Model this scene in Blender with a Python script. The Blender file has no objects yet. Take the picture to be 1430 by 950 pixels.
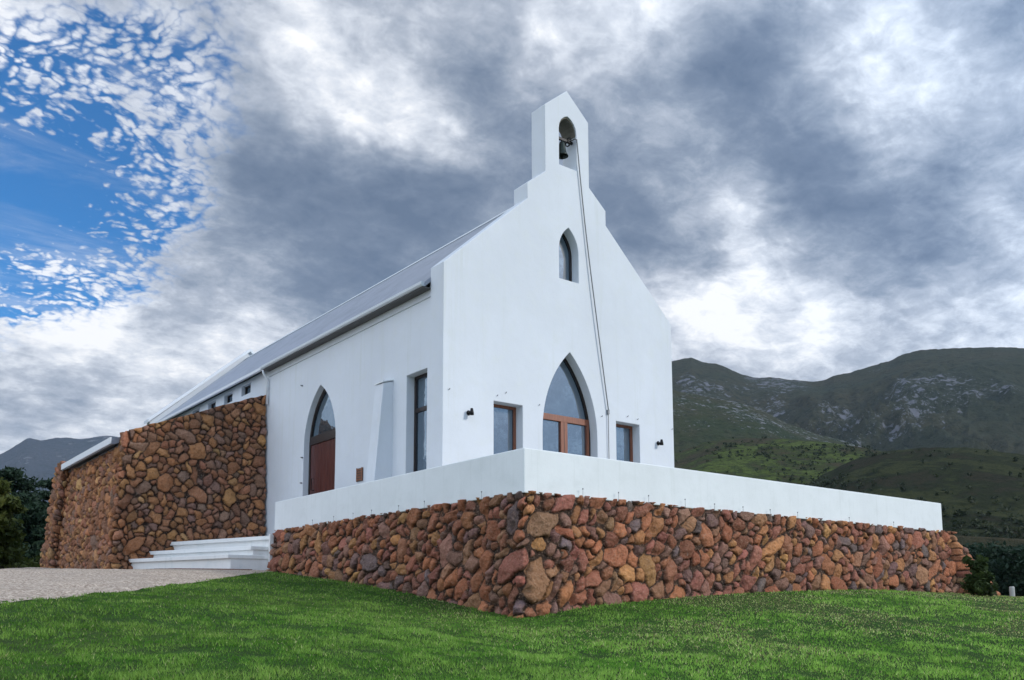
import bpy, bmesh, math, random
import numpy as np
from mathutils import Vector, Matrix
from mathutils.geometry import tessellate_polygon

R = math.radians
rng = np.random.default_rng(7)
random.seed(7)
scene = bpy.context.scene
COL = scene.collection

# ------------------------------------------------------------------ helpers
def mesh_obj(name, verts, faces, mat=None, parent=None, smooth=False, loc=None):
    me = bpy.data.meshes.new(name)
    me.from_pydata([tuple(map(float, v)) for v in verts], [], [tuple(f) for f in faces])
    me.validate(); me.update()
    o = bpy.data.objects.new(name, me); COL.objects.link(o)
    if mat: me.materials.append(mat)
    if smooth:
        me.polygons.foreach_set('use_smooth', [True] * len(me.polygons))
    if parent:
        o.parent = parent
        o.matrix_parent_inverse = Matrix.Translation(-parent.location)
    return o

def tag(o, label, cat, group=None, kind=None):
    if label: o['label'] = label
    if cat: o['category'] = cat
    if group: o['group'] = group
    if kind: o['kind'] = kind
    return o

def thing(name, label, cat, loc=(0, 0, 0), group=None):
    o = bpy.data.objects.new(name, None); COL.objects.link(o)
    o.location = loc; o.empty_display_size = .3
    return tag(o, label, cat, group)

class MB:
    """collects shapes into one mesh"""
    def __init__(s): s.v = []; s.f = []
    def add(s, v, f):
        n = len(s.v); s.v += [tuple(map(float, q)) for q in v]; s.f += [tuple(i + n for i in q) for q in f]; return s
    def box(s, x0, x1, y0, y1, z0, z1):
        v = [(x, y, z) for z in (z0, z1) for y in (y0, y1) for x in (x0, x1)]
        return s.add(v, [(0, 2, 3, 1), (4, 5, 7, 6), (0, 1, 5, 4), (2, 6, 7, 3), (0, 4, 6, 2), (1, 3, 7, 5)])
    def prism(s, pts, axis, a, b):
        """2D polygon pts extruded along an axis ('x': pts are (y,z); 'y': pts are (x,z); 'z': pts are (x,y))"""
        def P(p, t):
            return {'x': (t, p[0], p[1]), 'y': (p[0], t, p[1]), 'z': (p[0], p[1], t)}[axis]
        n = len(pts)
        v = [P(p, a) for p in pts] + [P(p, b) for p in pts]
        f = [(i, (i + 1) % n, n + (i + 1) % n, n + i) for i in range(n)]
        tri = tessellate_polygon([[Vector((p[0], p[1], 0)) for p in pts]])
        f += [tuple(t) for t in tri] + [tuple(n + i for i in reversed(t)) for t in tri]
        return s.add(v, f)
    def tube(s, path, r, n=8, cap=True):
        path = [Vector(p) for p in path]
        rs = r if isinstance(r, (list, tuple)) else [r] * len(path)
        base = len(s.v); v = []; f = []
        for i, p in enumerate(path):
            t = (path[min(i + 1, len(path) - 1)] - path[max(i - 1, 0)]).normalized()
            a = t.cross(Vector((0.31, 0.17, 0.93))).normalized(); b = t.cross(a)
            for k in range(n):
                an = 2 * math.pi * k / n
                v.append(p + (a * math.cos(an) + b * math.sin(an)) * rs[i])
        for i in range(len(path) - 1):
            for k in range(n):
                f.append((i * n + k, i * n + (k + 1) % n, (i + 1) * n + (k + 1) % n, (i + 1) * n + k))
        if cap:
            f.append(tuple(range(n))); f.append(tuple((len(path) - 1) * n + k for k in reversed(range(n))))
        return s.add(v, f)
    def lathe(s, prof, c, n=20, axis='z'):
        v = []; f = []
        for r, z in prof:
            for k in range(n):
                an = 2 * math.pi * k / n
                q = (r * math.cos(an), r * math.sin(an), z)
                if axis == 'y': q = (q[0], q[2], q[1])
                if axis == 'x': q = (q[2], q[0], q[1])
                v.append((c[0] + q[0], c[1] + q[1], c[2] + q[2]))
        for i in range(len(prof) - 1):
            for k in range(n):
                f.append((i * n + k, i * n + (k + 1) % n, (i + 1) * n + (k + 1) % n, (i + 1) * n + k))
        return s.add(v, f)
    def build(s, name, mat, parent=None, smooth=False, bevel=0.0):
        o = mesh_obj(name, s.v, s.f, mat, parent, smooth)
        bm = bmesh.new(); bm.from_mesh(o.data)
        bmesh.ops.recalc_face_normals(bm, faces=bm.faces); bm.to_mesh(o.data); bm.free()
        if bevel:
            m = o.modifiers.new('Bevel', 'BEVEL'); m.width = bevel; m.segments = 2; m.limit_method = 'ANGLE'; m.angle_limit = R(35)
        return o

def plate(outer, holes, axis, a, b):
    """wall with real openings: polygon with holes, extruded between a and b along axis"""
    m = MB()
    loops = [outer] + holes
    flat = [p for l in loops for p in l]
    def P(p, t): return {'x': (t, p[0], p[1]), 'y': (p[0], t, p[1])}[axis]
    n = len(flat)
    v = [P(p, a) for p in flat] + [P(p, b) for p in flat]
    tri = tessellate_polygon([[Vector((p[0], p[1], 0)) for p in l] for l in loops])
    f = [tuple(t) for t in tri] + [tuple(n + i for i in reversed(t)) for t in tri]
    k = 0
    for l in loops:
        c = len(l)
        f += [(k + i, k + (i + 1) % c, n + k + (i + 1) % c, n + k + i) for i in range(c)]
        k += c
    return m.add(v, f)

def arch(c, half, z0, zs, za, n=12):
    """pointed arch outline, counter-clockwise from the bottom left"""
    pts = [(c - half, z0), (c + half, z0)]
    h = za - zs
    # circle through (half,0) and (0,h) with centre on the spring line
    r = (half * half + h * h) / (2 * half)
    if r < half: r = half
    cx = half - r
    a1 = math.atan2(h, -cx)
    right = [(cx + r * math.cos(a1 * i / n), r * math.sin(a1 * i / n)) for i in range(n + 1)]
    pts += [(c + x, zs + z) for x, z in right]
    pts += [(c - x, zs + z) for x, z in reversed(right[:-1])]
    return pts

# ------------------------------------------------------------------ numpy noise
_perm = np.random.default_rng(3).random((256, 256))
def vnoise(x, y, seed=0):
    x = np.asarray(x, float) + seed * 17.31; y = np.asarray(y, float) + seed * 5.77
    xi = np.floor(x).astype(int); yi = np.floor(y).astype(int)
    fx = x - xi; fy = y - yi
    fx = fx * fx * fx * (fx * (fx * 6 - 15) + 10); fy = fy * fy * fy * (fy * (fy * 6 - 15) + 10)
    g = lambda i, j: _perm[(i & 255), (j & 255)]
    a = g(xi, yi); b = g(xi + 1, yi); c = g(xi, yi + 1); d = g(xi + 1, yi + 1)
    return (a + (b - a) * fx) * (1 - fy) + (c + (d - c) * fx) * fy
def fbm(x, y, oct=5, seed=0, gain=.5):
    s = 0; amp = 1; tot = 0
    for o in range(oct):
        s = s + amp * vnoise(x * 2 ** o, y * 2 ** o, seed + o * 3); tot += amp; amp *= gain
    return s / tot
def smooth(a, b, x):
    t = np.clip((x - a) / (b - a), 0, 1); return t * t * (3 - 2 * t)

# ------------------------------------------------------------------ node helpers
class NT:
    def __init__(s, nt): s.nt = nt; s.n = nt.nodes; s.l = nt.links
    def node(s, t, **kw):
        n = s.n.new(t)
        for k, v in kw.items(): setattr(n, k, v)
        return n
    def put(s, sock, v):
        if isinstance(v, bpy.types.NodeSocket): s.l.new(v, sock)
        elif v is not None: sock.default_value = v
    def math(s, op, a, b=None, c=None, clamp=False):
        n = s.node('ShaderNodeMath', operation=op, use_clamp=clamp)
        for i, v in enumerate((a, b, c)): s.put(n.inputs[i], v)
        return n.outputs[0]
    def vmath(s, op, a, b=None, c=None, out=0):
        n = s.node('ShaderNodeVectorMath', operation=op)
        s.put(n.inputs[0], a)
        if b is not None: s.put(n.inputs[3] if op == 'SCALE' else n.inputs[1], b)
        if c is not None: s.put(n.inputs[2], c)
        return n.outputs[out]
    def noise(s, vec, scale, detail=4, rough=.5, dist=0, out='Fac', lac=2.0):
        n = s.node('ShaderNodeTexNoise'); s.put(n.inputs['Vector'], vec)
        n.inputs['Scale'].default_value = scale; n.inputs['Detail'].default_value = detail
        n.inputs['Roughness'].default_value = rough; n.inputs['Distortion'].default_value = dist
        n.inputs['Lacunarity'].default_value = lac
        return n.outputs[out]
    def voro(s, vec, scale, feature='F1', out='Distance', rand=1):
        n = s.node('ShaderNodeTexVoronoi', feature=feature); s.put(n.inputs['Vector'], vec)
        n.inputs['Scale'].default_value = scale; n.inputs['Randomness'].default_value = rand
        return n.outputs[out]
    def ramp(s, fac, stops, interp='LINEAR'):
        n = s.node('ShaderNodeValToRGB'); s.put(n.inputs[0], fac); cr = n.color_ramp; cr.interpolation = interp
        while len(cr.elements) < len(stops): cr.elements.new(.5)
        for e, (p, c) in zip(cr.elements, stops):
            e.position = p; e.color = c if len(c) == 4 else (*c, 1)
        return n.outputs[0]
    def mix(s, fac, a, b, mode='MIX'):
        n = s.node('ShaderNodeMix', data_type='RGBA', blend_type=mode)
        s.put(n.inputs[0], fac)
        s.put(n.inputs[6], (*a, 1) if isinstance(a, tuple) and len(a) == 3 else a)
        s.put(n.inputs[7], (*b, 1) if isinstance(b, tuple) and len(b) == 3 else b)
        return n.outputs[2]
    def maprange(s, v, a, b, c=0., d=1., mode='SMOOTHSTEP'):
        n = s.node('ShaderNodeMapRange', interpolation_type=mode); s.put(n.inputs[0], v)
        for i, q in enumerate((a, b, c, d)): n.inputs[i + 1].default_value = q
        return n.outputs[0]
    def coord(s, out='Object'): return s.node('ShaderNodeTexCoord').outputs[out]
    def mapping(s, vec, scale=(1, 1, 1), rot=(0, 0, 0), loc=(0, 0, 0)):
        n = s.node('ShaderNodeMapping'); s.put(n.inputs[0], vec)
        n.inputs['Scale'].default_value = scale; n.inputs['Rotation'].default_value = rot; n.inputs['Location'].default_value = loc
        return n.outputs[0]
    def bump(s, h, strength=.3, dist=.02):
        n = s.node('ShaderNodeBump'); s.put(n.inputs['Height'], h)
        n.inputs['Strength'].default_value = strength; n.inputs['Distance'].default_value = dist
        return n.outputs[0]

def material(name):
    m = bpy.data.materials.new(name); m.use_nodes = True
    t = NT(m.node_tree); b = m.node_tree.nodes['Principled BSDF']
    return m, t, b
def simple(name, col, rough=.6, metal=0., bump=None, var=.0):
    m, t, b = material(name)
    b.inputs['Roughness'].default_value = rough; b.inputs['Metallic'].default_value = metal
    co = t.coord()
    nz = t.noise(co, 6, 5, .6)
    c = t.mix(nz, tuple(x * (1 - var) for x in col), tuple(min(1, x * (1 + var)) for x in col))
    t.put(b.inputs['Base Color'], c)
    if bump: t.put(b.inputs['Normal'], t.bump(t.noise(co, bump[0], 4, .6), bump[1], .01))
    return m

# ------------------------------------------------------------------ materials
def mat_plaster(name, tint=(.80, .81, .81), streak=.5):
    m, t, b = material(name)
    co = t.coord()
    big = t.noise(co, .7, 5, .6)
    mid = t.noise(co, 3.5, 6, .65)
    st = t.noise(t.mapping(co, (5, 5, .22)), 1.3, 6, .7)
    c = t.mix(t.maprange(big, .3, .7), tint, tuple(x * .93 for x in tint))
    c = t.mix(t.math('MULTIPLY', t.maprange(mid, .45, .75), .5), c, (.66, .70, .70))
    c = t.mix(t.math('MULTIPLY', t.maprange(st, .52, .75), streak), c, (.58, .62, .60))
    spots = t.noise(co, 22, 3, .7)
    c = t.mix(t.math('MULTIPLY', t.maprange(spots, .68, .78), .35), c, (.45, .46, .44))
    t.put(b.inputs['Base Color'], c); b.inputs['Roughness'].default_value = .75
    h = t.math('ADD', t.math('MULTIPLY', t.noise(co, 2.2, 4, .5), 1.0), t.math('MULTIPLY', t.noise(co, 55, 3, .6), .12))
    t.put(b.inputs['Normal'], t.bump(h, .35, .03))
    return m
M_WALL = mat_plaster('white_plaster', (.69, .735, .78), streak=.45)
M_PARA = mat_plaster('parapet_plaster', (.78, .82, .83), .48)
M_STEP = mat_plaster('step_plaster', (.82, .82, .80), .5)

def mat_stone():
    m, t, b = material('rubble_stone')
    a = t.node('ShaderNodeAttribute', attribute_name='stone'); a.attribute_type = 'GEOMETRY'
    co = t.coord()
    n1 = t.noise(co, 9, 6, .65, 1.2)
    n2 = t.noise(co, 38, 5, .7)
    n3 = t.noise(co, 120, 3, .7)
    c = t.mix(t.maprange(n1, .35, .65), t.mix(.30, a.outputs['Color'], (.14, .065, .035)), a.outputs['Color'])
    c = t.mix(t.math('MULTIPLY', t.maprange(n2, .50, .70), .55), c, (.44, .30, .21))
    c = t.mix(t.math('MULTIPLY', t.maprange(n2, .46, .3), .7), c, (.045, .028, .02))
    lich = t.noise(co, 16, 4, .6)
    c = t.mix(t.math('MULTIPLY', t.maprange(lich, .66, .74), .5), c, (.36, .34, .28))
    t.put(b.inputs['Base Color'], c)
    b.inputs['Roughness'].default_value = .85; b.inputs['Specular IOR Level'].default_value = .25
    h = t.math('ADD', t.math('ADD', t.math('MULTIPLY', n1, .9), t.math('MULTIPLY', n2, .35)), t.math('MULTIPLY', n3, .12))
    t.put(b.inputs['Normal'], t.bump(h, 1.0, .05))
    return m
M_STONE = mat_stone()

def mat_ground():
    m, t, b = material('lawn_soil')
    co = t.coord()
    n = t.noise(co, .35, 5, .6); n2 = t.noise(co, 9, 5, .7)
    c = t.mix(t.maprange(n, .4, .62), (.028, .075, .010), (.055, .095, .018))
    c = t.mix(t.maprange(n2, .3, .75), tuple([.02, .04, .008]), c)
    far = t.vmath('LENGTH', co, out=1)
    c2 = t.mix(t.maprange(t.noise(co, .02, 6, .6), .4, .6), (.035, .05, .015), (.07, .09, .025))
    c = t.mix(t.maprange(far, 60, 130), c, c2)
    t.put(b.inputs['Base Color'], c); b.inputs['Roughness'].default_value = .9
    b.inputs['Specular IOR Level'].default_value = .1
    t.put(b.inputs['Normal'], t.bump(n2, .6, .05))
    return m
M_GROUND = mat_ground()

def mat_gravel():
    m, t, b = material('gravel')
    co = t.coord()
    v = t.node('ShaderNodeTexVoronoi'); t.put(v.inputs['Vector'], co); v.inputs['Scale'].default_value = 48
    g = t.node('ShaderNodeSeparateColor'); t.put(g.inputs[0], v.outputs['Color'])
    c = t.ramp(g.outputs[0], [(0, (.19, .142, .108)), (.35, (.36, .285, .225)), (.7, (.51, .41, .325)), (1, (.70, .61, .50))])
    big = t.noise(co, 1.1, 5, .6)
    c = t.mix(t.math('MULTIPLY', t.maprange(big, .4, .7), .45), c, (.30, .25, .21))
    t.put(b.inputs['Base Color'], c); b.inputs['Roughness'].default_value = .9
    h = t.math('SUBTRACT', 1.0, v.outputs['Distance'])
    t.put(b.inputs['Normal'], t.bump(h, .9, .02))
    return m
M_GRAVEL = mat_gravel()

def mat_grass():
    m, t, b = material('grass_blades')
    a = t.node('ShaderNodeAttribute', attribute_name='blade'); a.attribute_type = 'GEOMETRY'
    c = a.outputs['Color']
    t.put(b.inputs['Base Color'], c); b.inputs['Roughness'].default_value = .6
    b.inputs['Specular IOR Level'].default_value = .2
    tr = t.node('ShaderNodeBsdfTranslucent'); t.put(tr.inputs[0], c)
    mx = t.node('ShaderNodeMixShader'); mx.inputs[0].default_value = .35
    t.l.new(b.outputs[0], mx.inputs[1]); t.l.new(tr.outputs[0], mx.inputs[2])
    t.l.new(mx.outputs[0], m.node_tree.nodes['Material Output'].inputs[0])
    return m
M_GRASS = mat_grass()

def mat_roof():
    m, t, b = material('corrugated_roof')
    co = t.coord()
    sy = t.node('ShaderNodeSeparateXYZ'); t.put(sy.inputs[0], co)
    w = t.math('SINE', t.math('MULTIPLY', sy.outputs[1], 2 * math.pi / .12))
    c = t.mix(t.maprange(t.noise(co, 2, 5, .6), .4, .7), (.33, .36, .42), (.26, .29, .34))
    t.put(b.inputs['Base Color'], c); b.inputs['Metallic'].default_value = .25; b.inputs['Roughness'].default_value = .45
    t.put(b.inputs['Normal'], t.bump(w, .6, .02))
    return m
M_ROOF = mat_roof()
M_GUTTER = simple('painted_gutter', (.60, .65, .68), .45, 0, None, .08)
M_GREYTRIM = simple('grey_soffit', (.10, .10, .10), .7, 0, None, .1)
M_WHITEMETAL = simple('white_fascia', (.72, .75, .78), .4, 0, None, .04)

def mat_wood(name, c1, c2, rough=.4):
    m, t, b = material(name)
    co = t.coord()
    n = t.noise(t.mapping(co, (14, 14, .8)), 3, 6, .6, .6)
    t.put(b.inputs['Base Color'], t.mix(t.maprange(n, .3, .7), c1, c2))
    b.inputs['Roughness'].default_value = rough
    t.put(b.inputs['Normal'], t.bump(n, .3, .005))
    return m
M_WOOD = mat_wood('red_brown_wood', (.17, .055, .028), (.30, .11, .055))
M_DARKWOOD = mat_wood('dark_stained_wood', (.012, .007, .006), (.028, .016, .012))
M_DOOR = mat_wood('door_timber', (.055, .014, .012), (.11, .030, .022), .35)

def mat_glass(name, dark=(.010, .018, .028), refl=.24, tint=(.68, .86, 1.0)):
    m, t, b = material(name)
    b.inputs['Base Color'].default_value = (*dark, 1); b.inputs['Roughness'].default_value = .35
    g = t.node('ShaderNodeBsdfGlossy'); g.inputs['Color'].default_value = (*tint, 1); g.inputs['Roughness'].default_value = .015
    co = t.coord()
    t.put(g.inputs['Normal'], t.bump(t.noise(co, 2.6, 3, .5), .14, .05))
    fr = t.node('ShaderNodeFresnel'); fr.inputs[0].default_value = 1.5
    mx = t.node('ShaderNodeMixShader'); t.put(mx.inputs[0], t.math('ADD', fr.outputs[0], refl, clamp=True))
    t.l.new(b.outputs[0], mx.inputs[1]); t.l.new(g.outputs[0], mx.inputs[2])
    t.l.new(mx.outputs[0], m.node_tree.nodes['Material Output'].inputs[0])
    return m
M_GLASS = mat_glass('window_glass')
M_IRON = simple('black_iron', (.012, .012, .013), .45, .6, (40, .3), .3)
M_BRONZE = simple('aged_bronze', (.035, .045, .040), .4, .8, (30, .3), .4)
M_STEEL = simple('grey_steel', (.22, .23, .24), .45, .5, None, .2)
M_ROPE = simple('grey_rope', (.17, .18, .19), .8, 0, (200, .3), .2)
M_TERRA = simple('terracotta_grille', (.22, .09, .045), .7, 0, (60, .5), .5)
M_BRICKEDGE = simple('brick_edging', (.20, .10, .07), .85, 0, (40, .5), .4)
M_BARK = simple('tree_bark', (.06, .045, .032), .9, 0, (20, .8), .5)
M_POST = simple('weathered_post', (.42, .42, .40), .8, 0, (30, .4), .2)
M_PAVING = simple('terrace_paving', (.35, .32, .28), .8, 0, (12, .4), .2)

def mat_leaf(name, a, b2):
    m, t, b = material(name)
    at = t.node('ShaderNodeAttribute', attribute_name='leaf'); at.attribute_type = 'GEOMETRY'
    s = t.node('ShaderNodeSeparateColor'); t.put(s.inputs[0], at.outputs['Color'])
    c = t.mix(s.outputs[0], a, b2)
    t.put(b.inputs['Base Color'], c); b.inputs['Roughness'].default_value = .6; b.inputs['Specular IOR Level'].default_value = .2
    tr = t.node('ShaderNodeBsdfTranslucent'); t.put(tr.inputs[0], c)
    mx = t.node('ShaderNodeMixShader'); mx.inputs[0].default_value = .25
    t.l.new(b.outputs[0], mx.inputs[1]); t.l.new(tr.outputs[0], mx.inputs[2])
    t.l.new(mx.outputs[0], m.node_tree.nodes['Material Output'].inputs[0])
    return m
M_LEAFDARK = mat_leaf('dark_conifer_leaf', (.010, .024, .016), (.030, .058, .032))
M_LEAFYEL = mat_leaf('yellow_green_leaf', (.040, .060, .014), (.120, .130, .030))
M_LEAFMID = mat_leaf('mid_green_leaf', (.020, .040, .012), (.070, .10, .030))

def mat_hill(name, cols, rock, rockscale, rocklo, rockhi, scale, spine=None):
    m, t, b = material(name)
    co = t.coord()
    n = t.noise(co, scale, 7, .62, .8)
    n2 = t.noise(co, scale * 6, 6, .7)
    c = t.ramp(t.math('ADD', t.math('MULTIPLY', n, .7), t.math('MULTIPLY', n2, .3)), cols)
    sp = t.noise(co, scale * 22, 5, .75)
    c = t.mix(t.math('MULTIPLY', t.maprange(sp, .52, .36), .65), c, (.012, .018, .010))
    if rock:
        at = t.node('ShaderNodeAttribute', attribute_name='rock'); at.attribute_type = 'GEOMETRY'
        s = t.node('ShaderNodeSeparateColor'); t.put(s.inputs[0], at.outputs['Color'])
        wv = t.vmath('ADD', co, t.vmath('SCALE', t.noise(co, rockscale * 2.2, 4, .7, out='Color'), 1.1 / rockscale))
        v1 = t.voro(t.mapping(wv, (1, 1, .7)), rockscale, 'F1'); v2 = t.voro(wv, rockscale * 2.7, 'F1')
        sz = t.math('ADD', t.noise(co, rockscale * .22, 5, .65), t.math('MULTIPLY', s.outputs[0], .30))
        lim = t.maprange(sz, rocklo, rockhi, 0., .46, 'LINEAR')
        f = t.math('MAXIMUM', t.maprange(t.math('SUBTRACT', lim, v1), 0., .10), t.math('MULTIPLY', t.maprange(t.math('SUBTRACT', lim, v2), 0., .10), .8))
        rc = t.mix(t.noise(co, rockscale * 3, 4, .7), tuple(x * .55 for x in rock), rock)
        c = t.mix(f, c, rc)
    t.put(b.inputs['Base Color'], c); b.inputs['Roughness'].default_value = .95; b.inputs['Specular IOR Level'].default_value = .05
    t.put(b.inputs['Normal'], t.bump(t.math('ADD', n2, sp), .8, 1 / scale * .05))
    return m

# ------------------------------------------------------------------ terrain
_pts = np.array([
 # x, y, z
 (0, 0, -1.63), (-.2, 1.0, -1.51), (-.2, 2.94, -1.27), (-.2, 5.4, -1.03), (-.2, 8.0, -.82), (-2.25, 11.2, -.77), (-2.5, 17, -.68),
 (.64, -.2, -1.53), (1.3, -.2, -1.485), (2, -.2, -1.43), (3.5, -.2, -1.345), (5.3, -.2, -1.28), (7.45, -.2, -1.24), (9.97, -.2, -1.265), (11.8, -.2, -1.30),
 (-2.1, 5.1, -1.06), (-3.6, 3.2, -1.25), (-5.0, 1.3, -1.37), (-6.0, 0.2, -1.47), (-7.4, 5, -1.15), (-5.2, 8.0, -.93),
 (-7.2, -9, -2.60), (-3, -6, -2.18), (0, -4.5, -2.02), (4, -5, -1.98), (8, -4, -1.72), (12, -4, -1.72), (-6.2, -4, -1.92), (-4.2, -1.5, -1.68),
 (14, -1, -1.42), (16, 2, -1.50), (20, 4, -1.9), (16, -8, -2.2), (24, -2, -2.6), (6, 6, -1.2), (6, 16, -.9), (12, 12, -1.5),
 (-5, 18, -.80), (-8, 16, -.95), (-12, 12, -1.3), (-12, 2, -1.6), (-14, -8, -2.6), (2, -14, -3.0), (0, 24, -1.6), (-8, 26, -2.6), (10, 26, -2.4)], float)
def _tps(P):
    n = len(P); d = np.linalg.norm(P[:, None, :2] - P[None, :, :2], axis=2)
    K = np.where(d > 0, d * d * np.log(d + 1e-9), 0) + np.eye(n) * .4
    A = np.zeros((n + 3, n + 3)); A[:n, :n] = K; A[:n, n] = 1; A[:n, n + 1:] = P[:, :2]; A[n:, :n] = A[:n, n:].T
    return np.linalg.solve(A, np.concatenate([P[:, 2], [0, 0, 0]]))
_w = _tps(_pts)
def ground_z(x, y):
    x = np.asarray(x, float); y = np.asarray(y, float); sh = x.shape
    x = x.ravel(); y = y.ravel()
    z = np.full(x.shape, _w[-3]) + _w[-2] * np.clip(x, -20, 26) + _w[-1] * np.clip(y, -18, 30)
    xc = np.clip(x, -20, 26); yc = np.clip(y, -18, 30)
    for i, p in enumerate(_pts):
        d2 = (xc - p[0]) ** 2 + (yc - p[1]) ** 2
        z += _w[i] * .5 * d2 * np.log(d2 + 1e-12)
    z = np.clip(z, -4.5, 0)
    r = np.hypot(x - 3, y - 6)
    w = smooth(17, 34, r)
    away = -2.6 - np.clip(r - 24, 0, 260) * .11 - np.clip(r - 300, 0, 4000) * .01
    z = z * (1 - w) + np.minimum(z, away) * w
    z = z + ((fbm(x * .8, y * .8, 3, 5) - .5) * .075 + (fbm(x * 2.6, y * 2.6, 3, 15) - .5) * .045) * smooth(.5, 2.5, np.hypot(np.maximum(0, np.abs(x - 5.7) - 6.2), np.maximum(0, np.abs(y - 8) - 8.5)))
    return z.reshape(sh)
def gz(x, y): return float(ground_z(np.array([x]), np.array([y]))[0])

def grid_mesh(name, X, Y, Z, mat, smooth_=True, parent=None):
    ny, nx = X.shape
    me = bpy.data.meshes.new(name)
    v = np.stack([X, Y, Z], -1).reshape(-1, 3).astype(np.float32)
    i = np.arange(ny * nx).reshape(ny, nx)
    q = np.stack([i[:-1, :-1], i[:-1, 1:], i[1:, 1:], i[1:, :-1]], -1).reshape(-1, 4)
    me.vertices.add(len(v)); me.vertices.foreach_set('co', v.ravel())
    me.loops.add(q.size); me.loops.foreach_set('vertex_index', q.ravel().astype(np.int32))
    me.polygons.add(len(q)); me.polygons.foreach_set('loop_start', np.arange(0, q.size, 4, dtype=np.int32))
    me.polygons.foreach_set('loop_total', np.full(len(q), 4, np.int32))
    me.update(calc_edges=True); me.validate()
    if smooth_: me.polygons.foreach_set('use_smooth', np.ones(len(me.polygons), bool))
    o = bpy.data.objects.new(name, me); COL.objects.link(o); me.materials.append(mat)
    if parent:
        o.parent = parent; o.matrix_parent_inverse = Matrix.Translation(-parent.location)
    return o
def vcol(o, name, rgb):
    a = o.data.color_attributes.new(name, 'FLOAT_COLOR', 'POINT')
    c = np.ones((len(o.data.vertices), 4), np.float32); c[:, :rgb.shape[1]] = rgb
    a.data.foreach_set('color', c.ravel())

def sinh_axis(c, n, inner, outer):
    u = np.linspace(-1, 1, n); k = 7.5
    return c + np.sinh(u * k) / np.sinh(k) * outer
gx = sinh_axis(2, 520, 0, 9000); gy = sinh_axis(1, 520, 0, 9000)
X, Y = np.meshgrid(gx, gy)
ground = grid_mesh('ground', X, Y, ground_z(X, Y), M_GROUND)
ground['kind'] = 'structure'

# gravel path: edge curve against the lawn
edge = [(1.6, 8.3), (.2, 8.02), (-.15, 7.75), (-.7, 6.9), (-2.1, 5.1), (-3.6, 3.2), (-5.0, 1.3), (-6.6, -.6), (-9.5, -3.0), (-14, -5)]
E_ = np.array(edge); 
def edge_y(x):
    o = np.argsort(E_[:, 0]); return np.interp(x, E_[o, 0], E_[o, 1])
nx_, ny_ = 190, 170
xs = np.linspace(-14, 1.2, nx_); U = np.linspace(0, 1, ny_) ** 1.4
Xp, Up = np.meshgrid(xs, U)
y0 = edge_y(Xp) + (fbm(Xp * 1.7, Xp * 0, 3, 9) - .5) * .22
Yp = y0 + (16.9 + .25 * np.sin(Xp * .6) - y0) * Up
gp = grid_mesh('gravel_path', Xp, Yp, ground_z(Xp, Yp) + .014 * smooth(0, .03, Up) + .004 + (fbm(Xp * 9, Yp * 9, 2, 4) - .5) * .012, M_GRAVEL)
gp['kind'] = 'structure'

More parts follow.
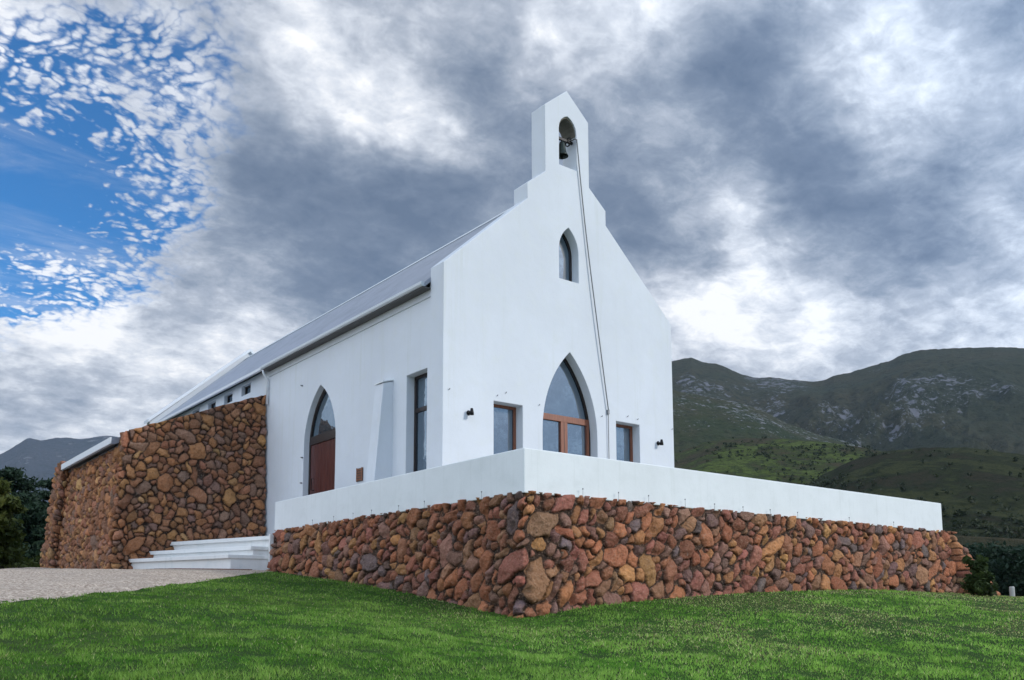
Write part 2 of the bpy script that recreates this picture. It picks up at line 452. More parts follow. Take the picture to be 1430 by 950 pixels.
# ------------------------------------------------------------------ rubble stone sheets
def stone_sheet(name, path, ztop, zbot, batter, step, parent, seed=1, rmin=.055, rmax=.23, depth=.058, cap=.35, palette=None, side=1, big=(), gain=1.0):
    """one continuous rubble wall: path = [(x, y)], outward side on the left-hand of travel reversed; returns the object"""
    P = np.array(path, float)
    seg = np.diff(P, axis=0); L = np.hypot(seg[:, 0], seg[:, 1]); cum = np.concatenate([[0], np.cumsum(L)])
    cs_ = cum[1:-1]
    s = [0.]
    while s[-1] < cum[-1]:
        near = min(abs(s[-1] + step / 2 - c) for c in cs_)
        s.append(s[-1] + (step * .38 if near < .15 else step))
    s = np.array(s) * (cum[-1] / s[-1]); n = len(s)
    bx = np.interp(s, cum, P[:, 0]); by = np.interp(s, cum, P[:, 1])
    # normals, blended round the corners
    sn = np.stack([seg[:, 1], -seg[:, 0]], 1) / L[:, None]
    sn = -sn * side
    k = np.clip(np.searchsorted(cum, s, 'right') - 1, 0, len(L) - 1)
    nn = sn[k].copy()
    for ci in range(1, len(cum) - 1):
        d = s - cum[ci]; m = np.abs(d) < .13
        t = (d[m] / .13 + 1) / 2
        nn[m] = sn[ci - 1] * (1 - t)[:, None] + sn[ci] * t[:, None]
    # at a corner both offsets have to apply: scale so that each face keeps its batter
    nl = np.linalg.norm(nn, axis=1, keepdims=True); nu = nn / nl
    sc = 1 / np.maximum(nl[:, 0], .6)
    zt = ztop(s, cum); zb = zbot(bx, by)
    H = float(np.max(zt - zb)); m_ = int(H / step) + 1
    V = np.linspace(0, 1, m_)
    S = np.repeat(s[None], m_, 0); Z = zb[None] + (zt - zb)[None] * V[:, None]
    # true length along the face: the batter makes every outer corner longer towards the ground
    S0 = S; ext = np.zeros_like(S)
    for ci in range(1, len(cum) - 1):
        ext = ext + 2 * .09 * (zt[None] - Z) * np.clip((S - cum[ci]) / .26 + .5, 0, 1)
    S = S + ext
    # seeds: darts thrown large to small
    r_ = np.random.default_rng(seed)
    W, z0, z1 = float(S.max()), float(zb.min()) - .2, float(zt.max()) + .2
    area = W * (z1 - z0)
    seeds = []
    cell = {}
    def ok(x, z, r):
        ci, cj = int(x / .4), int((z - z0) / .4)
        for i in (-1, 0, 1):
            for j in (-1, 0, 1):
                for (a, b2, c) in cell.get((ci + i, cj + j), ()):
                    if (a - x) ** 2 + (b2 - z) ** 2 < ((c + r) * .90) ** 2: return False
        return True
    for (x, z, rr, _a, _q, _c) in big:
        seeds.append((x, z, rr))
        for q in (-.8, -.4, 0, .4, .8):
            L_ = rr / _q * q; X_ = x + math.cos(_a) * L_; Z_ = z + math.sin(_a) * L_
            cell.setdefault((int(X_ / .4), int((Z_ - z0) / .4)), []).append((X_, Z_, rr * _q))
    for r, cnt in ((rmax, .35), (rmax * .8, .8), (rmax * .65, 3.0), (rmax * .52, 9), (rmax * .41, 26), (rmax * .31, 60), (rmin, 160)):
        for _ in range(int(area * cnt)):
            x = r_.uniform(-.1, W + .1); z = r_.uniform(z0, z1); rr = r * r_.uniform(.85, 1.1)
            if ok(x, z, rr):
                seeds.append((x, z, rr)); cell.setdefault((int(x / .4), int((z - z0) / .4)), []).append((x, z, rr))
    Sd = np.array(seeds); ns = len(Sd)
    ang = r_.uniform(-.9, .9, ns) + np.where(r_.random(ns) < .4, math.pi / 2, 0); asp = r_.uniform(.56, 1.0, ns)
    for i, b_ in enumerate(big): ang[i] = b_[3]; asp[i] = b_[4]
    ca, sa = np.cos(ang), np.sin(ang)
    tilt = r_.uniform(-.20, .20, (ns, 2)); off = r_.uniform(-.014, .014, ns)
    if palette is None:
        palette = [((.35, .125, .055), 5), ((.38, .165, .062), 3.4), ((.26, .095, .052), 4.5), ((.25, .125, .088), 3.0), ((.18, .100, .085), 2.0), ((.29, .145, .072), 2.8), ((.29, .105, .070), 3.6), ((.44, .21, .07), 1.2), ((.16, .115, .108), 1.2)]
    pc = np.array([p[0] for p in palette]); pw = np.array([p[1] for p in palette], float); pw /= pw.sum()
    cols = pc[r_.choice(len(pc), ns, p=pw)] * r_.uniform(.85, 1.6, (ns, 1)) * r_.uniform(.94, 1.06, (ns, 3))
    lum = cols.mean(1, keepdims=True); cols = lum + (cols - lum) * .95
    for i, b_ in enumerate(big): cols[i] = b_[5]
    cols = cols * gain
    # warp the sheet coordinates so that outlines are irregular
    WX = S + (fbm(S * 9, Z * 9, 3, 11) - .5) * .060; WZ = Z + (fbm(S * 9, Z * 9, 3, 21) - .5) * .060
    F1 = np.full(S.shape, 9.); F2 = np.full(S.shape, 9.); ID = np.zeros(S.shape, int)
    fx = WX.ravel(); fz = WZ.ravel(); f1 = F1.ravel(); f2 = F2.ravel(); idd = ID.ravel(); id2 = np.zeros_like(idd)
    bs = .30
    bi = np.floor(fx / bs).astype(int); bj = np.floor((fz - z0) / bs).astype(int)
    key = bi * 1000 + bj; order = np.argsort(key, kind='stable'); ks = key[order]
    cuts = np.concatenate([[0], np.nonzero(np.diff(ks))[0] + 1, [len(ks)]])
    for a, b2 in zip(cuts[:-1], cuts[1:]):
        ii = order[a:b2]; cx = (bi[ii[0]] + .5) * bs; cz = z0 + (bj[ii[0]] + .5) * bs
        cand = np.nonzero((np.abs(Sd[:, 0] - cx) < .55) & (np.abs(Sd[:, 1] - cz) < .55))[0]
        if len(cand) < 2: continue
        dx = fx[ii][:, None] - Sd[cand, 0]; dz = fz[ii][:, None] - Sd[cand, 1]
        u = (dx * ca[cand] + dz * sa[cand]) * asp[cand]; w = (-dx * sa[cand] + dz * ca[cand]) / asp[cand]
        d = u * u + w * w - (Sd[cand, 2] * .93) ** 2
        p = np.argpartition(d, 1, axis=1)[:, :2]
        d2 = np.take_along_axis(d, p, 1); o = np.argsort(d2, 1); d2 = np.take_along_axis(d2, o, 1); p = np.take_along_axis(p, o, 1)
        f1[ii] = d2[:, 0]; f2[ii] = d2[:, 1]; idd[ii] = cand[p[:, 0]]; id2[ii] = cand[p[:, 1]]
    F1 = f1.reshape(S.shape); F2 = f2.reshape(S.shape); ID = idd.reshape(S.shape); ID2 = id2.reshape(S.shape)
    rad = Sd[ID, 2]
    e = (F2 - F1) / (2 * np.hypot(Sd[ID, 0] - Sd[ID2, 0], Sd[ID, 1] - Sd[ID2, 1]) + 1e-6)
    F1 = np.sqrt(np.maximum(F1 + (rad * .93) ** 2, 0)) / rad
    prof = 1 - np.exp(-np.maximum(e - .004, 0) / .010)
    prof = prof * (1 - smooth(1.35, 1.9, F1))
    dome = np.clip(1 - (F1 * .85) ** 2, 0, 1) * .14 + .86
    hgt = prof * dome * depth * (.75 + 1.2 * rad / rmax * .45)
    hgt += prof * (off[ID] + tilt[ID, 0] * (S - Sd[ID, 0]) + tilt[ID, 1] * (Z - Sd[ID, 1]))
    # chipped facets on each stone
    fac = np.abs(fbm(S * 8 + ID * 1.7, Z * 8 - ID * 2.3, 2, 31) - .5) * .05 + (fbm(S * 24, Z * 24, 3, 41) - .5) * .026
    # broken planes: every stone is cut by a few random flat cleavages
    fa = r_.uniform(0, 6.283, (ns, 4)); fk = r_.uniform(.25, .75, (ns, 4)); fo = r_.uniform(.05, .65, (ns, 4))
    for q in range(4):
        dd_ = (S - Sd[ID, 0]) * np.cos(fa[ID, q]) + (Z - Sd[ID, 1]) * np.sin(fa[ID, q]) - fo[ID, q] * rad
        hgt -= prof * np.minimum(np.maximum(dd_, 0) * fk[ID, q] * .7, .035)
    hgt += prof * (fac + .006)
    hgt -= .026
    o_ = (batter(s)[None] * (zt[None] - Z) + hgt) * sc[None]
    Xw = bx[None] + nu[:, 0][None] * o_; Yw = by[None] + nu[:, 1][None] * o_
    # jagged top edge of the rubble, then a cap going inwards
    Zw = Z + (V[:, None] ** 14) * (fbm(S * 5, S * 0 + 3, 3, 51) - .5) * .05
    rows = 6
    capv = np.linspace(0, 1, rows + 1)[1:]
    Xc = [Xw[-1] * (1 - t) + (bx - nu[:, 0] * cap) * t for t in capv]
    Yc = [Yw[-1] * (1 - t) + (by - nu[:, 1] * cap) * t for t in capv]
    Zc = [Zw[-1] + .012 * t for t in capv]
    Xa = np.vstack([Xw] + [c[None] for c in Xc]); Ya = np.vstack([Yw] + [c[None] for c in Yc]); Za = np.vstack([Zw] + [c[None] for c in Zc])
    col = cols[ID]
    joint = np.array([.024, .016, .012])
    jf = smooth(.26, .80, prof)[..., None]
    col = col * jf + joint * (1 - jf)
    col = np.vstack([col.reshape(m_, n, 3)] + [col.reshape(m_, n, 3)[-1:]] * rows)
    col = col.reshape(Xa.shape + (3,))
    if side > 0: Xa = Xa[:, ::-1]; Ya = Ya[:, ::-1]; Za = Za[:, ::-1]; col = col[:, ::-1]
    ob = grid_mesh(name, Xa, Ya, Za, M_STONE, True, parent)
    vcol(ob, 'stone', col.reshape(-1, 3))
    return ob

# ------------------------------------------------------------------ terrace
HP = .565
LA, LB = 11.007, 8.0
terrace = thing('terrace', 'raised terrace of brown rubble stone with low white parapet on top', 'terrace', (5.5, 4, -1.4))
def tz(s, cum): return np.full(s.shape, -.005)
def tzb(x, y): return np.minimum(ground_z(x, y) - .22, -.7)
path = [(1.2, LB - .04), (.0, LB - .04), (0, 0), (11.43, 0), (11.43, 5.2)]
tot = np.cumsum([1.2, LB - .04, 11.43, 5.2])
def tbat(s): return np.where(s < .6, .02, np.where(s < tot[2] - .14, .105, .42))
stone_sheet('stone_base', path, tz, tzb, tbat, .0145, terrace, seed=11, side=-1, depth=.052, rmin=.055, rmax=.23, big=[(9.16 + .50, -1.15, .21, 1.75, .78, (.33, .17, .085)), (9.16 + 2.55, -.98, .17, 2.15, .66, (.42, .22, .085)), (9.16 + 3.02, -1.02, .17, 1.75, .72, (.33, .135, .075)), (9.16 + .45, -.42, .19, .3, .85, (.30, .17, .095)), (9.16 + 5.8, -.55, .16, 2.2, .72, (.36, .15, .08)), (9.16 + 7.0, -.8, .16, 2.3, .7, (.40, .16, .075)), (9.16 + 8.6, -.8, .16, 1.4, .74, (.34, .12, .065))])
pt = .22
pm = MB()
pm.prism([(0, 0), (LA, 0), (LA, 5.2), (LA - pt, 5.2), (LA - pt, pt), (pt, pt), (pt, LB), (0, LB)], 'z', -.03, HP)
pm.build('parapet', M_PARA, terrace, bevel=.012)
MB().box(.24, LA - .24, .24, 5.0, -.30, -.02).build('paved_floor', M_PAVING, terrace)
MB().box(.24, 1.09, 5.0, LB - .02, -.30, -.02).build('paved_landing', M_PAVING, terrace)
for x in (.98, 1.66, 2.27, 3.06, 3.74, 4.44, 5.15, 5.91, 7.48, 9.0):
    h = .085 if x < 3.5 else .06
    MB().tube([(x, -.055, -.04), (x, -.055, h)], .0026, 6).lathe([(.0, h + .014), (.009, h + .010), (.009, h - .006), (.0, h - .006)], (x, -.055, 0), 8).build('weep_rod', M_STEEL, terrace)
for y in (.87, 2.33, 3.08, 3.94, 4.58, 5.3, 6.15):
    MB().tube([(-.055, y, -.04), (-.055, y, .06)], .0026, 6).lathe([(.0, .074), (.009, .07), (.009, .054), (.0, .054)], (-.055, y, 0), 8).build('weep_rod', M_STEEL, terrace)

# ------------------------------------------------------------------ church
XL, XR, YF, XM = 1.111, 6.981, 3.617, 4.046
TG, ZS, YB = .42, 4.503, 19.82
church = thing('church', 'white plastered chapel with stepped bell gable and pointed arch windows', 'chapel', (XM, 10, -.02))
gable = [(XL, -.3), (XR, -.3), (XR, ZS), (XM + 1.033, 6.22), (XM + 1.033, 6.535), (XM + .58, 6.905), (XM + .58, 8.30), (XM, 8.79), (XM - .58, 8.30), (XM - .58, 6.905), (XM - 1.033, 6.535), (XM - 1.033, 6.22), (XL, ZS)]
BA = arch(XM + .01, .70, -.02, 1.75, 3.375, 14)
LW = arch(XM + .01, .255, 4.815, 5.40, 5.904, 10)
TO = arch(XM + .015, .232, 7.16, 7.93, 8.245, 4)
WL = [(2.211, .3), (2.878, .3), (2.878, 2.157), (2.211, 2.157)]
WR = [(5.277, .3), (5.947, .3), (5.947, 2.168), (5.277, 2.168)]
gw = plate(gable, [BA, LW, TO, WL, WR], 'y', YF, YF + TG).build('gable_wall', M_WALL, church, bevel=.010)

so_l = [p for p in arch(XM + .015, .228, 7.90, 7.928, 8.238, 4)]  # added lining: unpainted grey-olive, kept dark to carry the soffit's shade as colour
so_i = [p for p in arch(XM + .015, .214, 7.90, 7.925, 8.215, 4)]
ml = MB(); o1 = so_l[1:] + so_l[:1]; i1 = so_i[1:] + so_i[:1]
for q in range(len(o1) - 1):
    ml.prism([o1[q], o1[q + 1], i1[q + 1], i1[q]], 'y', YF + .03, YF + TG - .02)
ml.build('arch_shade_lining', simple('soffit_shade_grey', (.16, .15, .12), .85, 0, (30, .4), .3), church)
def framed(name, outline, axis, a, depth, fw, parent, frame_mat, glass_mat, bars=()):
    """window: frame ring + pane, set back in the opening. outline in wall coordinates"""
    c = np.mean(np.array(outline), 0)
    pts = np.array(outline)
    inner = []
    n = len(pts)
    for i in range(n):
        p = pts[i]; a_ = pts[i - 1]; b_ = pts[(i + 1) % n]
        e1 = (p - a_) / (np.linalg.norm(p - a_) + 1e-9); e2 = (b_ - p) / (np.linalg.norm(b_ - p) + 1e-9)
        n1 = np.array([-e1[1], e1[0]]); n2 = np.array([-e2[1], e2[0]]); nn = n1 + n2; nn /= (np.dot(nn, n1) + 1e-9)
        inner.append(tuple(p + nn * fw))
    w = thing_part(name, parent)
    sgn = 1
    fr = plate([tuple(p) for p in pts], [inner], axis, a + depth, a + depth + .07)
    for (u0, u1, v0, v1) in bars:
        if axis == 'y': fr.box(u0, u1, a + depth + .004, a + depth + .066, v0, v1)
        else: fr.box(a + depth + .004, a + depth + .066, u0, u1, v0, v1)
    f = fr.build('frame', frame_mat, w, bevel=.004)
    g = MB().prism(inner, axis, a + depth + .030, a + depth + .040).build('pane', glass_mat, w)
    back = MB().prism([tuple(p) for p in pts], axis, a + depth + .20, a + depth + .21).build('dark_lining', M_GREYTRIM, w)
    return w
def thing_part(name, parent):
    o = bpy.data.objects.new(name, None); COL.objects.link(o); o.parent = parent
    o.matrix_parent_inverse = Matrix.Translation(-parent.location) if parent.parent is None else Matrix()
    return o

def child(o, parent):
    o.parent = parent; return o

# part empties sit at the world origin of their thing, so sub-parts keep world coordinates
def part_root(name, parent):
    o = bpy.data.objects.new(name, None); COL.objects.link(o); o.parent = parent
    o.matrix_parent_inverse = Matrix.Translation(-parent.location)
    return o
thing_part = part_root

IN = .012
def inset(o, d=IN):
    return o
bd = .20
# facade: big arch with double doors and lunette
framed('arched_doors', BA, 'y', YF, bd, .045, church, M_DARKWOOD, M_GLASS)
dz = 2.10
dd = part_root('double_door', church)
m = MB()
x0, x1 = XM + .01 - .655, XM + .01 + .655; yy = YF + bd - .012
m.box(x0, x1, yy, yy + .075, dz - .075, dz + .045)
m.box(x0, x0 + .055, yy, yy + .075, 0, dz - .075); m.box(x1 - .055, x1, yy, yy + .075, 0, dz - .075)
xc = (x0 + x1) / 2
m.box(xc - .085, xc + .085, yy, yy + .075, 0, dz - .075)
m.build('frame', M_WOOD, dd, bevel=.004)
MB().box(xc - .004, xc + .004, yy - .003, yy, 0, dz - .078).build('meeting_joint', M_DARKWOOD, dd)
MB().tube([(xc + .05, yy - .012, 1.02), (xc + .05, yy - .045, 1.02), (xc + .13, yy - .045, 1.02)], .009, 8).build('handle', M_STEEL, dd)
framed('side_window', WL, 'y', YF, bd, .05, church, M_WOOD, M_GLASS)
framed('side_window', WR, 'y', YF, bd, .05, church, M_WOOD, M_GLASS)
framed('lancet_window', LW, 'y', YF, bd, .035, church, M_DARKWOOD, M_GLASS)

# left side wall with door arch, tall window, clerestory
DC = 8.452; DA = arch(DC, .766, -.02, 1.95, 3.244, 12)
TW = [(4.169, .1), (4.869, .1), (4.869, 2.706), (4.169, 2.706)]
CW = [[(c - .31, 3.84), (c + .31, 3.84), (c + .31, 4.10), (c - .31, 4.10)] for c in (12.76, 14.01, 15.26, 16.58)]
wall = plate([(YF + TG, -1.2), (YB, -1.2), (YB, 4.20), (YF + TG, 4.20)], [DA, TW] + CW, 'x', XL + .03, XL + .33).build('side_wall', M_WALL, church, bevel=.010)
MB().box(XR - .33, XR - .03, YF + TG, YB, -1.2, 4.2).build('side_wall', M_WALL, church)
MB().box(XL + .005, XL + .03, YF + TG + .004, 11.25, 3.990, 4.002).build('string_course', M_GUTTER, church)
framed('tall_window', TW, 'x', XL + .03, .17, .05, church, M_DARKWOOD, M_GLASS, bars=[(4.21, 4.83, 2.02, 2.10)])
for c in CW:
    framed('clerestory_window', c, 'x', XL + .03, .10, .03, church, M_DARKWOOD, M_GLASS)
# arched side entrance
da = part_root('arched_side_door', church)
ax = XL + .03 + .13
fr = plate(DA, [arch(DC, .766 - .06, .02, 1.95, 3.244 - .09, 12)], 'x', ax, ax + .08)
fr.build('frame', M_DARKWOOD, da, bevel=.004)
MB().box(ax - .010, ax + .075, DC - .70, DC + .70, 2.02, 2.20).build('lintel', M_DARKWOOD, da)
m = MB()
for i in range(9):
    a = DC - .70 + i * 1.4 / 9
    m.box(ax + .015, ax + .06, a + .004, a + 1.4 / 9 - .004, 0, 2.02)
m.build('door_leaf', M_DOOR, da, bevel=.004)
MB().tube([(ax + .012, DC + .5, 1.0), (ax - .05, DC + .5, 1.0), (ax - .05, DC + .5, 1.25), (ax + .012, DC + .5, 1.25)], .012, 8).build('handle', M_IRON, da)
gl = arch(DC, .70, 2.20, 2.21, 3.15, 12)
MB().prism(gl, 'x', ax + .03, ax + .04).build('pane', M_GLASS, da)
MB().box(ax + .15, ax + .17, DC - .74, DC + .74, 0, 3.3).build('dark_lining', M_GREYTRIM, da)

# buttress
bu = part_root('buttress', church)
yb0, yb1 = 5.35, 5.67
v = [(XL + .035, yb0, 2.70), (XL + .035, yb1 , 2.70), (XL - .18, yb0, 2.64), (XL - .18, yb1, 2.64),
     (XL + .035, yb0, -.1), (XL + .035, yb1, -.1), (XL - .42, yb0, -.1), (XL - .42, yb1, -.1)]
MB().add(v, [(0, 1, 3, 2), (2, 3, 7, 6), (0, 2, 6, 4), (1, 5, 7, 3), (4, 6, 7, 5), (0, 4, 5, 1)]).build('buttress_wall', M_WALL, bu, bevel=.01)
MB().add([(XL + .03, yb0 - .012, 2.712), (XL + .03, yb1 + .012, 2.712), (XL - .20, yb0 - .012, 2.648), (XL - .20, yb1 + .012, 2.648),
          (XL + .03, yb0 - .012, 2.735), (XL + .03, yb1 + .012, 2.735), (XL - .20, yb0 - .012, 2.671), (XL - .20, yb1 + .012, 2.671)],
         [(0, 2, 3, 1), (4, 5, 7, 6), (0, 4, 6, 2), (1, 3, 7, 5), (2, 6, 7, 3), (0, 1, 5, 4)]).build('cap', M_PARA, bu)

# roof
sl = (7.127 - 4.503) / 2.935
zr = 6.965
def roof_pt(x, dz=0): return (x, zr - sl * abs(x - XM) + dz)
ro = part_root('roof', church)
ye0 = YF + TG - .002
XE = XL - .12
m = MB()
m.prism([roof_pt(XE), roof_pt(XM), roof_pt(XM, -.09), roof_pt(XE, -.09)], 'y', ye0, YB + .3)
m.prism([roof_pt(XM), roof_pt(2 * XM - XE), roof_pt(2 * XM - XE, -.09), roof_pt(XM, -.09)], 'y', ye0, YB + .3)
m.build('roof_sheeting', M_ROOF, ro)
# corrugated edges of the ridge
MB().prism([(XM - .16, zr - .12), (XM, zr + .028), (XM + .16, zr - .12), (XM + .15, zr - .13), (XM, zr + .012), (XM - .15, zr - .13)], 'y', ye0 + .004, YB + .28).build('ridge_cap', M_GUTTER, ro)
ze_ = roof_pt(XE)[1]
g = MB()
g.prism([(XE - .075, ze_ - .005), (XE + .005, ze_ - .005), (XE + .005, ze_ - .085), (XE - .055, ze_ - .085), (XE - .075, ze_ - .055)], 'y', ye0 + .01, 11.30)
g.build('gutter', M_GUTTER, ro, bevel=.006)
g = MB()
g.prism([(XE - .06, ze_ - .02), (XE + .005, ze_ - .02), (XE + .005, ze_ - .09), (XE - .06, ze_ - .09)], 'y', 11.31, YB + .25)
g.build('gutter', M_WHITEMETAL, ro)
MB().box(XE - .03, XL + .028, ye0 + .01, 11.30, ze_ - .105, ze_ - .088).build('soffit', M_GREYTRIM, ro)
m = MB()
xg = XL - .10
m.tube([(XE - .03, 11.24, ze_ - .1), (XE - .01, 11.24, ze_ - .20), (XL - .02, 11.24, ze_ - .32), (XL - .02, 11.24, 3.30)], .028, 10)
m.build('downpipe', M_WHITEMETAL, ro, smooth=True)
MB().tube([(XL - .02, 11.24, 3.72), (XL - .02, 11.24, 3.75)], .036, 10).build('pipe_bracket', M_GUTTER, ro)
# far gable with raised coping
fg = [(XL - .15, -1.2), (XR + .15, -1.2), (XR + .25, 4.30), (XM, 7.14), (XL - .25, 4.30)]
plate(fg, [], 'y', YB + .3, YB + .62).build('rear_gable_wall', M_WALL, church)
cp_ = [(XL - .32, 4.26), (XL - .32, 4.37), (XM, 7.24), (XR + .32, 4.37), (XR + .32, 4.26), (XM, 7.13)]
MB().prism(cp_, 'y', YB + .20, YB + .70).build('coping', M_WALL, church, bevel=.01)

# wall lamps, hooks and grille
def lamp(x, z):
    w = part_root('wall_lamp', church)
    MB().lathe([(0, -.012), (.045, -.012), (.045, .0), (0, .0)], (x, YF, z), 14, 'y').build('back_plate', M_IRON, w, True)
    MB().tube([(x, YF - .005, z), (x, YF - .07, z), (x, YF - .10, z + .03)], .011, 8).build('arm', M_IRON, w, True)
    MB().lathe([(.0, .07), (.022, .066), (.036, .0), (.040, -.050), (.035, -.050), (.030, 0), (0, .055)], (x, YF - .10, z), 16).build('lamp_shade', M_IRON, w, True)
lamp(1.655, 1.86); lamp(6.49, 1.845)
for x, z in ((1.24, 2.222), (2.282, 2.256), (2.478, 2.337), (3.264, 2.218), (4.876, 2.206), (5.598, 2.298), (5.887, 2.275), (6.92, 2.19)):
    MB().tube([(x, YF + .01, z), (x, YF - .022, z), (x, YF - .03, z + .018)], .007, 6).build('hook', M_STEEL, church)
for y, z in ((9.25, 1.75), (9.25, 1.18), (9.36, 3.4)):
    MB().tube([(XL + .035, y, z), (XL - .02, y, z)], [.02, .014], 8).build('hook', M_STEEL, church)
gr = part_root('vent_grille', church)
MB().box(XL + .012, XL + .03, 6.46, 6.68, .93, 1.19).build('backing', M_GREYTRIM, gr)
m = MB()
for i in range(5): m.box(XL - .004, XL + .014, 6.47, 6.67, .945 + i * .05, .975 + i * .05)
m.box(XL - .006, XL + .014, 6.455, 6.475, .925, 1.195); m.box(XL - .006, XL + .014, 6.665, 6.685, .925, 1.195)
m.build('louvre', M_TERRA, gr)

# bell with yoke, in the gable opening
bell = thing('bell', 'small dark bronze bell hanging in the bell gable opening', 'bell', (4.07, YF + .2, 7.85))
bx_, by_, bz_ = 4.02, YF + .13, 7.44
MB().lathe([(0, .315), (.03, .31), (.05, .29), (.062, .25), (.070, .18), (.082, .10), (.105, .04), (.128, .0), (.118, .0), (.095, .045), (.07, .11), (.055, .25), (0, .28)], (bx_, by_, bz_), 28).build('bell_body', M_BRONZE, bell, True)
MB().tube([(bx_, by_, bz_ + .28), (bx_, by_, bz_ - .03)], [.008, .010], 8).lathe([(0, -.065), (.018, -.06), (.026, -.04), (.018, -.015), (0, -.01)], (bx_, by_, bz_), 12).build('clapper', M_IRON, bell, True)
MB().box(XM - .222, XM + .25, by_ - .022, by_ + .022, bz_ + .33, bz_ + .385).build('yoke', M_IRON, bell, bevel=.004)
MB().tube([(bx_, by_, bz_ + .30), (bx_, by_, bz_ + .34)], .022, 8).build('hanger', M_IRON, bell)
whl = MB()
ring = [(4.19, by_ + .0 + .085 * math.cos(t), bz_ + .357 + .085 * math.sin(t)) for t in np.linspace(0, 2 * math.pi, 25)]
whl.tube(ring, .013, 6, False)
for k in range(4):
    t = k * math.pi / 2; whl.tube([(4.20, by_, bz_ + .357), (4.19, by_ + .085 * math.cos(t), bz_ + .357 + .085 * math.sin(t))], .006, 6)
whl.build('rope_wheel', M_IRON, bell)
MB().tube([(4.20, by_ - .02, bz_ + .36), (4.245, YF - .02, bz_ + .38), (4.262, YF - .045, bz_ + .34)], .010, 6).build('rope_arm', M_IRON, bell)
rope = thing('bell_rope', 'long grey bell rope running down the white gable to a cleat', 'rope', (4.26, YF - .04, 7.8))
pth = []
for i in range(22):
    t = i / 21
    pth.append((4.262 + (5.035 - 4.262) * t - .05 * math.sin(math.pi * t), YF - .045 + .008 * math.sin(7 * t), 7.80 + (2.33 - 7.80) * t))
MB().tube(pth, .012, 8).build('rope', M_ROPE, rope, True)
MB().tube([(5.035, YF - .030, 2.34), (5.035, YF - .030, .62)], .0085, 8).build('cord_tail', M_ROPE, rope, True)
MB().box(5.015, 5.055, YF - .05, YF + .002, 2.27, 2.36).build('cleat', M_STEEL, rope, bevel=.004)

# ------------------------------------------------------------------ stone wing beside the church
wing = thing('stone_wing', 'tall rubble stone lean-to side wing with sloping top behind the steps', 'stone wing', (-.6, 14, -.7))
wp = [(1.10, 11.342), (-2.06, 11.342), (-2.06, 16.75), (-2.22, 16.75), (-2.22, 17.6), (.6, 17.6)]
def wzt(s, cum):
    f = np.where(s < cum[1], 3.575 - (3.575 - 2.30) * s / cum[1], 2.30)
    side = (s > cum[1] + .42) & (s < cum[2] - .0)
    return np.where(side, 2.02, f)
def wzb(x, y): return np.minimum(ground_z(x, y), -.5) - .35
wpal = [((.36, .155, .060), 4), ((.42, .20, .072), 2.2), ((.29, .12, .058), 4.5), ((.26, .13, .080), 2.6), ((.21, .12, .085), 1.6), ((.46, .25, .10), .9), ((.31, .135, .072), 3.0)]
def wbat(s): return np.full(s.shape, .065)
stone_sheet('stone_wall', wp, wzt, wzb, wbat, .022, wing, seed=23, rmin=.06, rmax=.20, cap=.40, palette=wpal, gain=1.05)
rf = MB()
rf.prism([(-2.24, 2.04), (XL - .02, 3.28), (XL - .02, 3.40), (-2.24, 2.17)], 'y', 11.80, 16.74)
rf.build('wing_roof', M_ROOF, wing)
MB().prism([(-2.27, 2.06), (-2.243, 2.06), (-2.243, 2.205), (-2.27, 2.205)], 'y', 11.78, 16.745).build('fascia', M_WHITEMETAL, wing)
MB().box(-2.10, -2.0, 11.8, 16.74, 2.0, 2.035).build('eave_board', M_GREYTRIM, wing)

# ------------------------------------------------------------------ entrance steps
steps = thing('entrance_steps', 'white plastered steps climbing to the terrace beside the stone wing', 'steps', (-.5, 9.6, -.8))
def stepslab(xa, xb, z, zb, last=False):
    """one tread with a projecting nosing; its front edge fans from (xa, 8.05) to (xb, 11.25)"""
    yA, yB = 8.10, 11.20
    s = part_root('step', steps)
    MB().prism([(xa, yA), (1.13, yA), (1.13, yB), (xb, yB)], 'z', z - .075, z).build('tread', M_STEP, s, bevel=.008)
    MB().prism([(xa + .055, yA + .02), (1.12, yA + .02), (1.12, yB - .01), (xb + .055, yB - .01)], 'z', zb, z - .075).build('riser', M_STEP, s)
stepslab(-.88, -1.93, -.505, -1.15)
stepslab(-.43, -1.50, -.325, -.505)
stepslab(-.06, -1.06, -.105, -.325)
m = MB()
m.prism([(-.10, LB - .03), (1.13, LB - .03), (1.13, 8.10), (-.07, 8.10)], 'z', -1.15, -.075)
m.build('end_wall', M_STEP, steps, bevel=.008)
bk = MB()
n_ = 30
for i in range(n_):
    t = i / n_; x = -.22 - 1.75 * t; y = 8.02 + (11.0 - 8.0) * t ** 1.3 * .9
    bk.add(*(lambda c, a: ([(c[0] + math.cos(a) * u - math.sin(a) * w, c[1] + math.sin(a) * u + math.cos(a) * w, c[2] + q) for q in (-.05, .035) for w in (-.045, .045) for u in (-.05, .05)],
        [(0, 2, 3, 1), (4, 5, 7, 6), (0, 1, 5, 4), (2, 6, 7, 3), (0, 4, 6, 2), (1, 3, 7, 5)]))((x - .32, y - .12, gz(x - .32, y - .12)), 2.1))
bk.build('brick_edging', M_BRICKEDGE, steps)

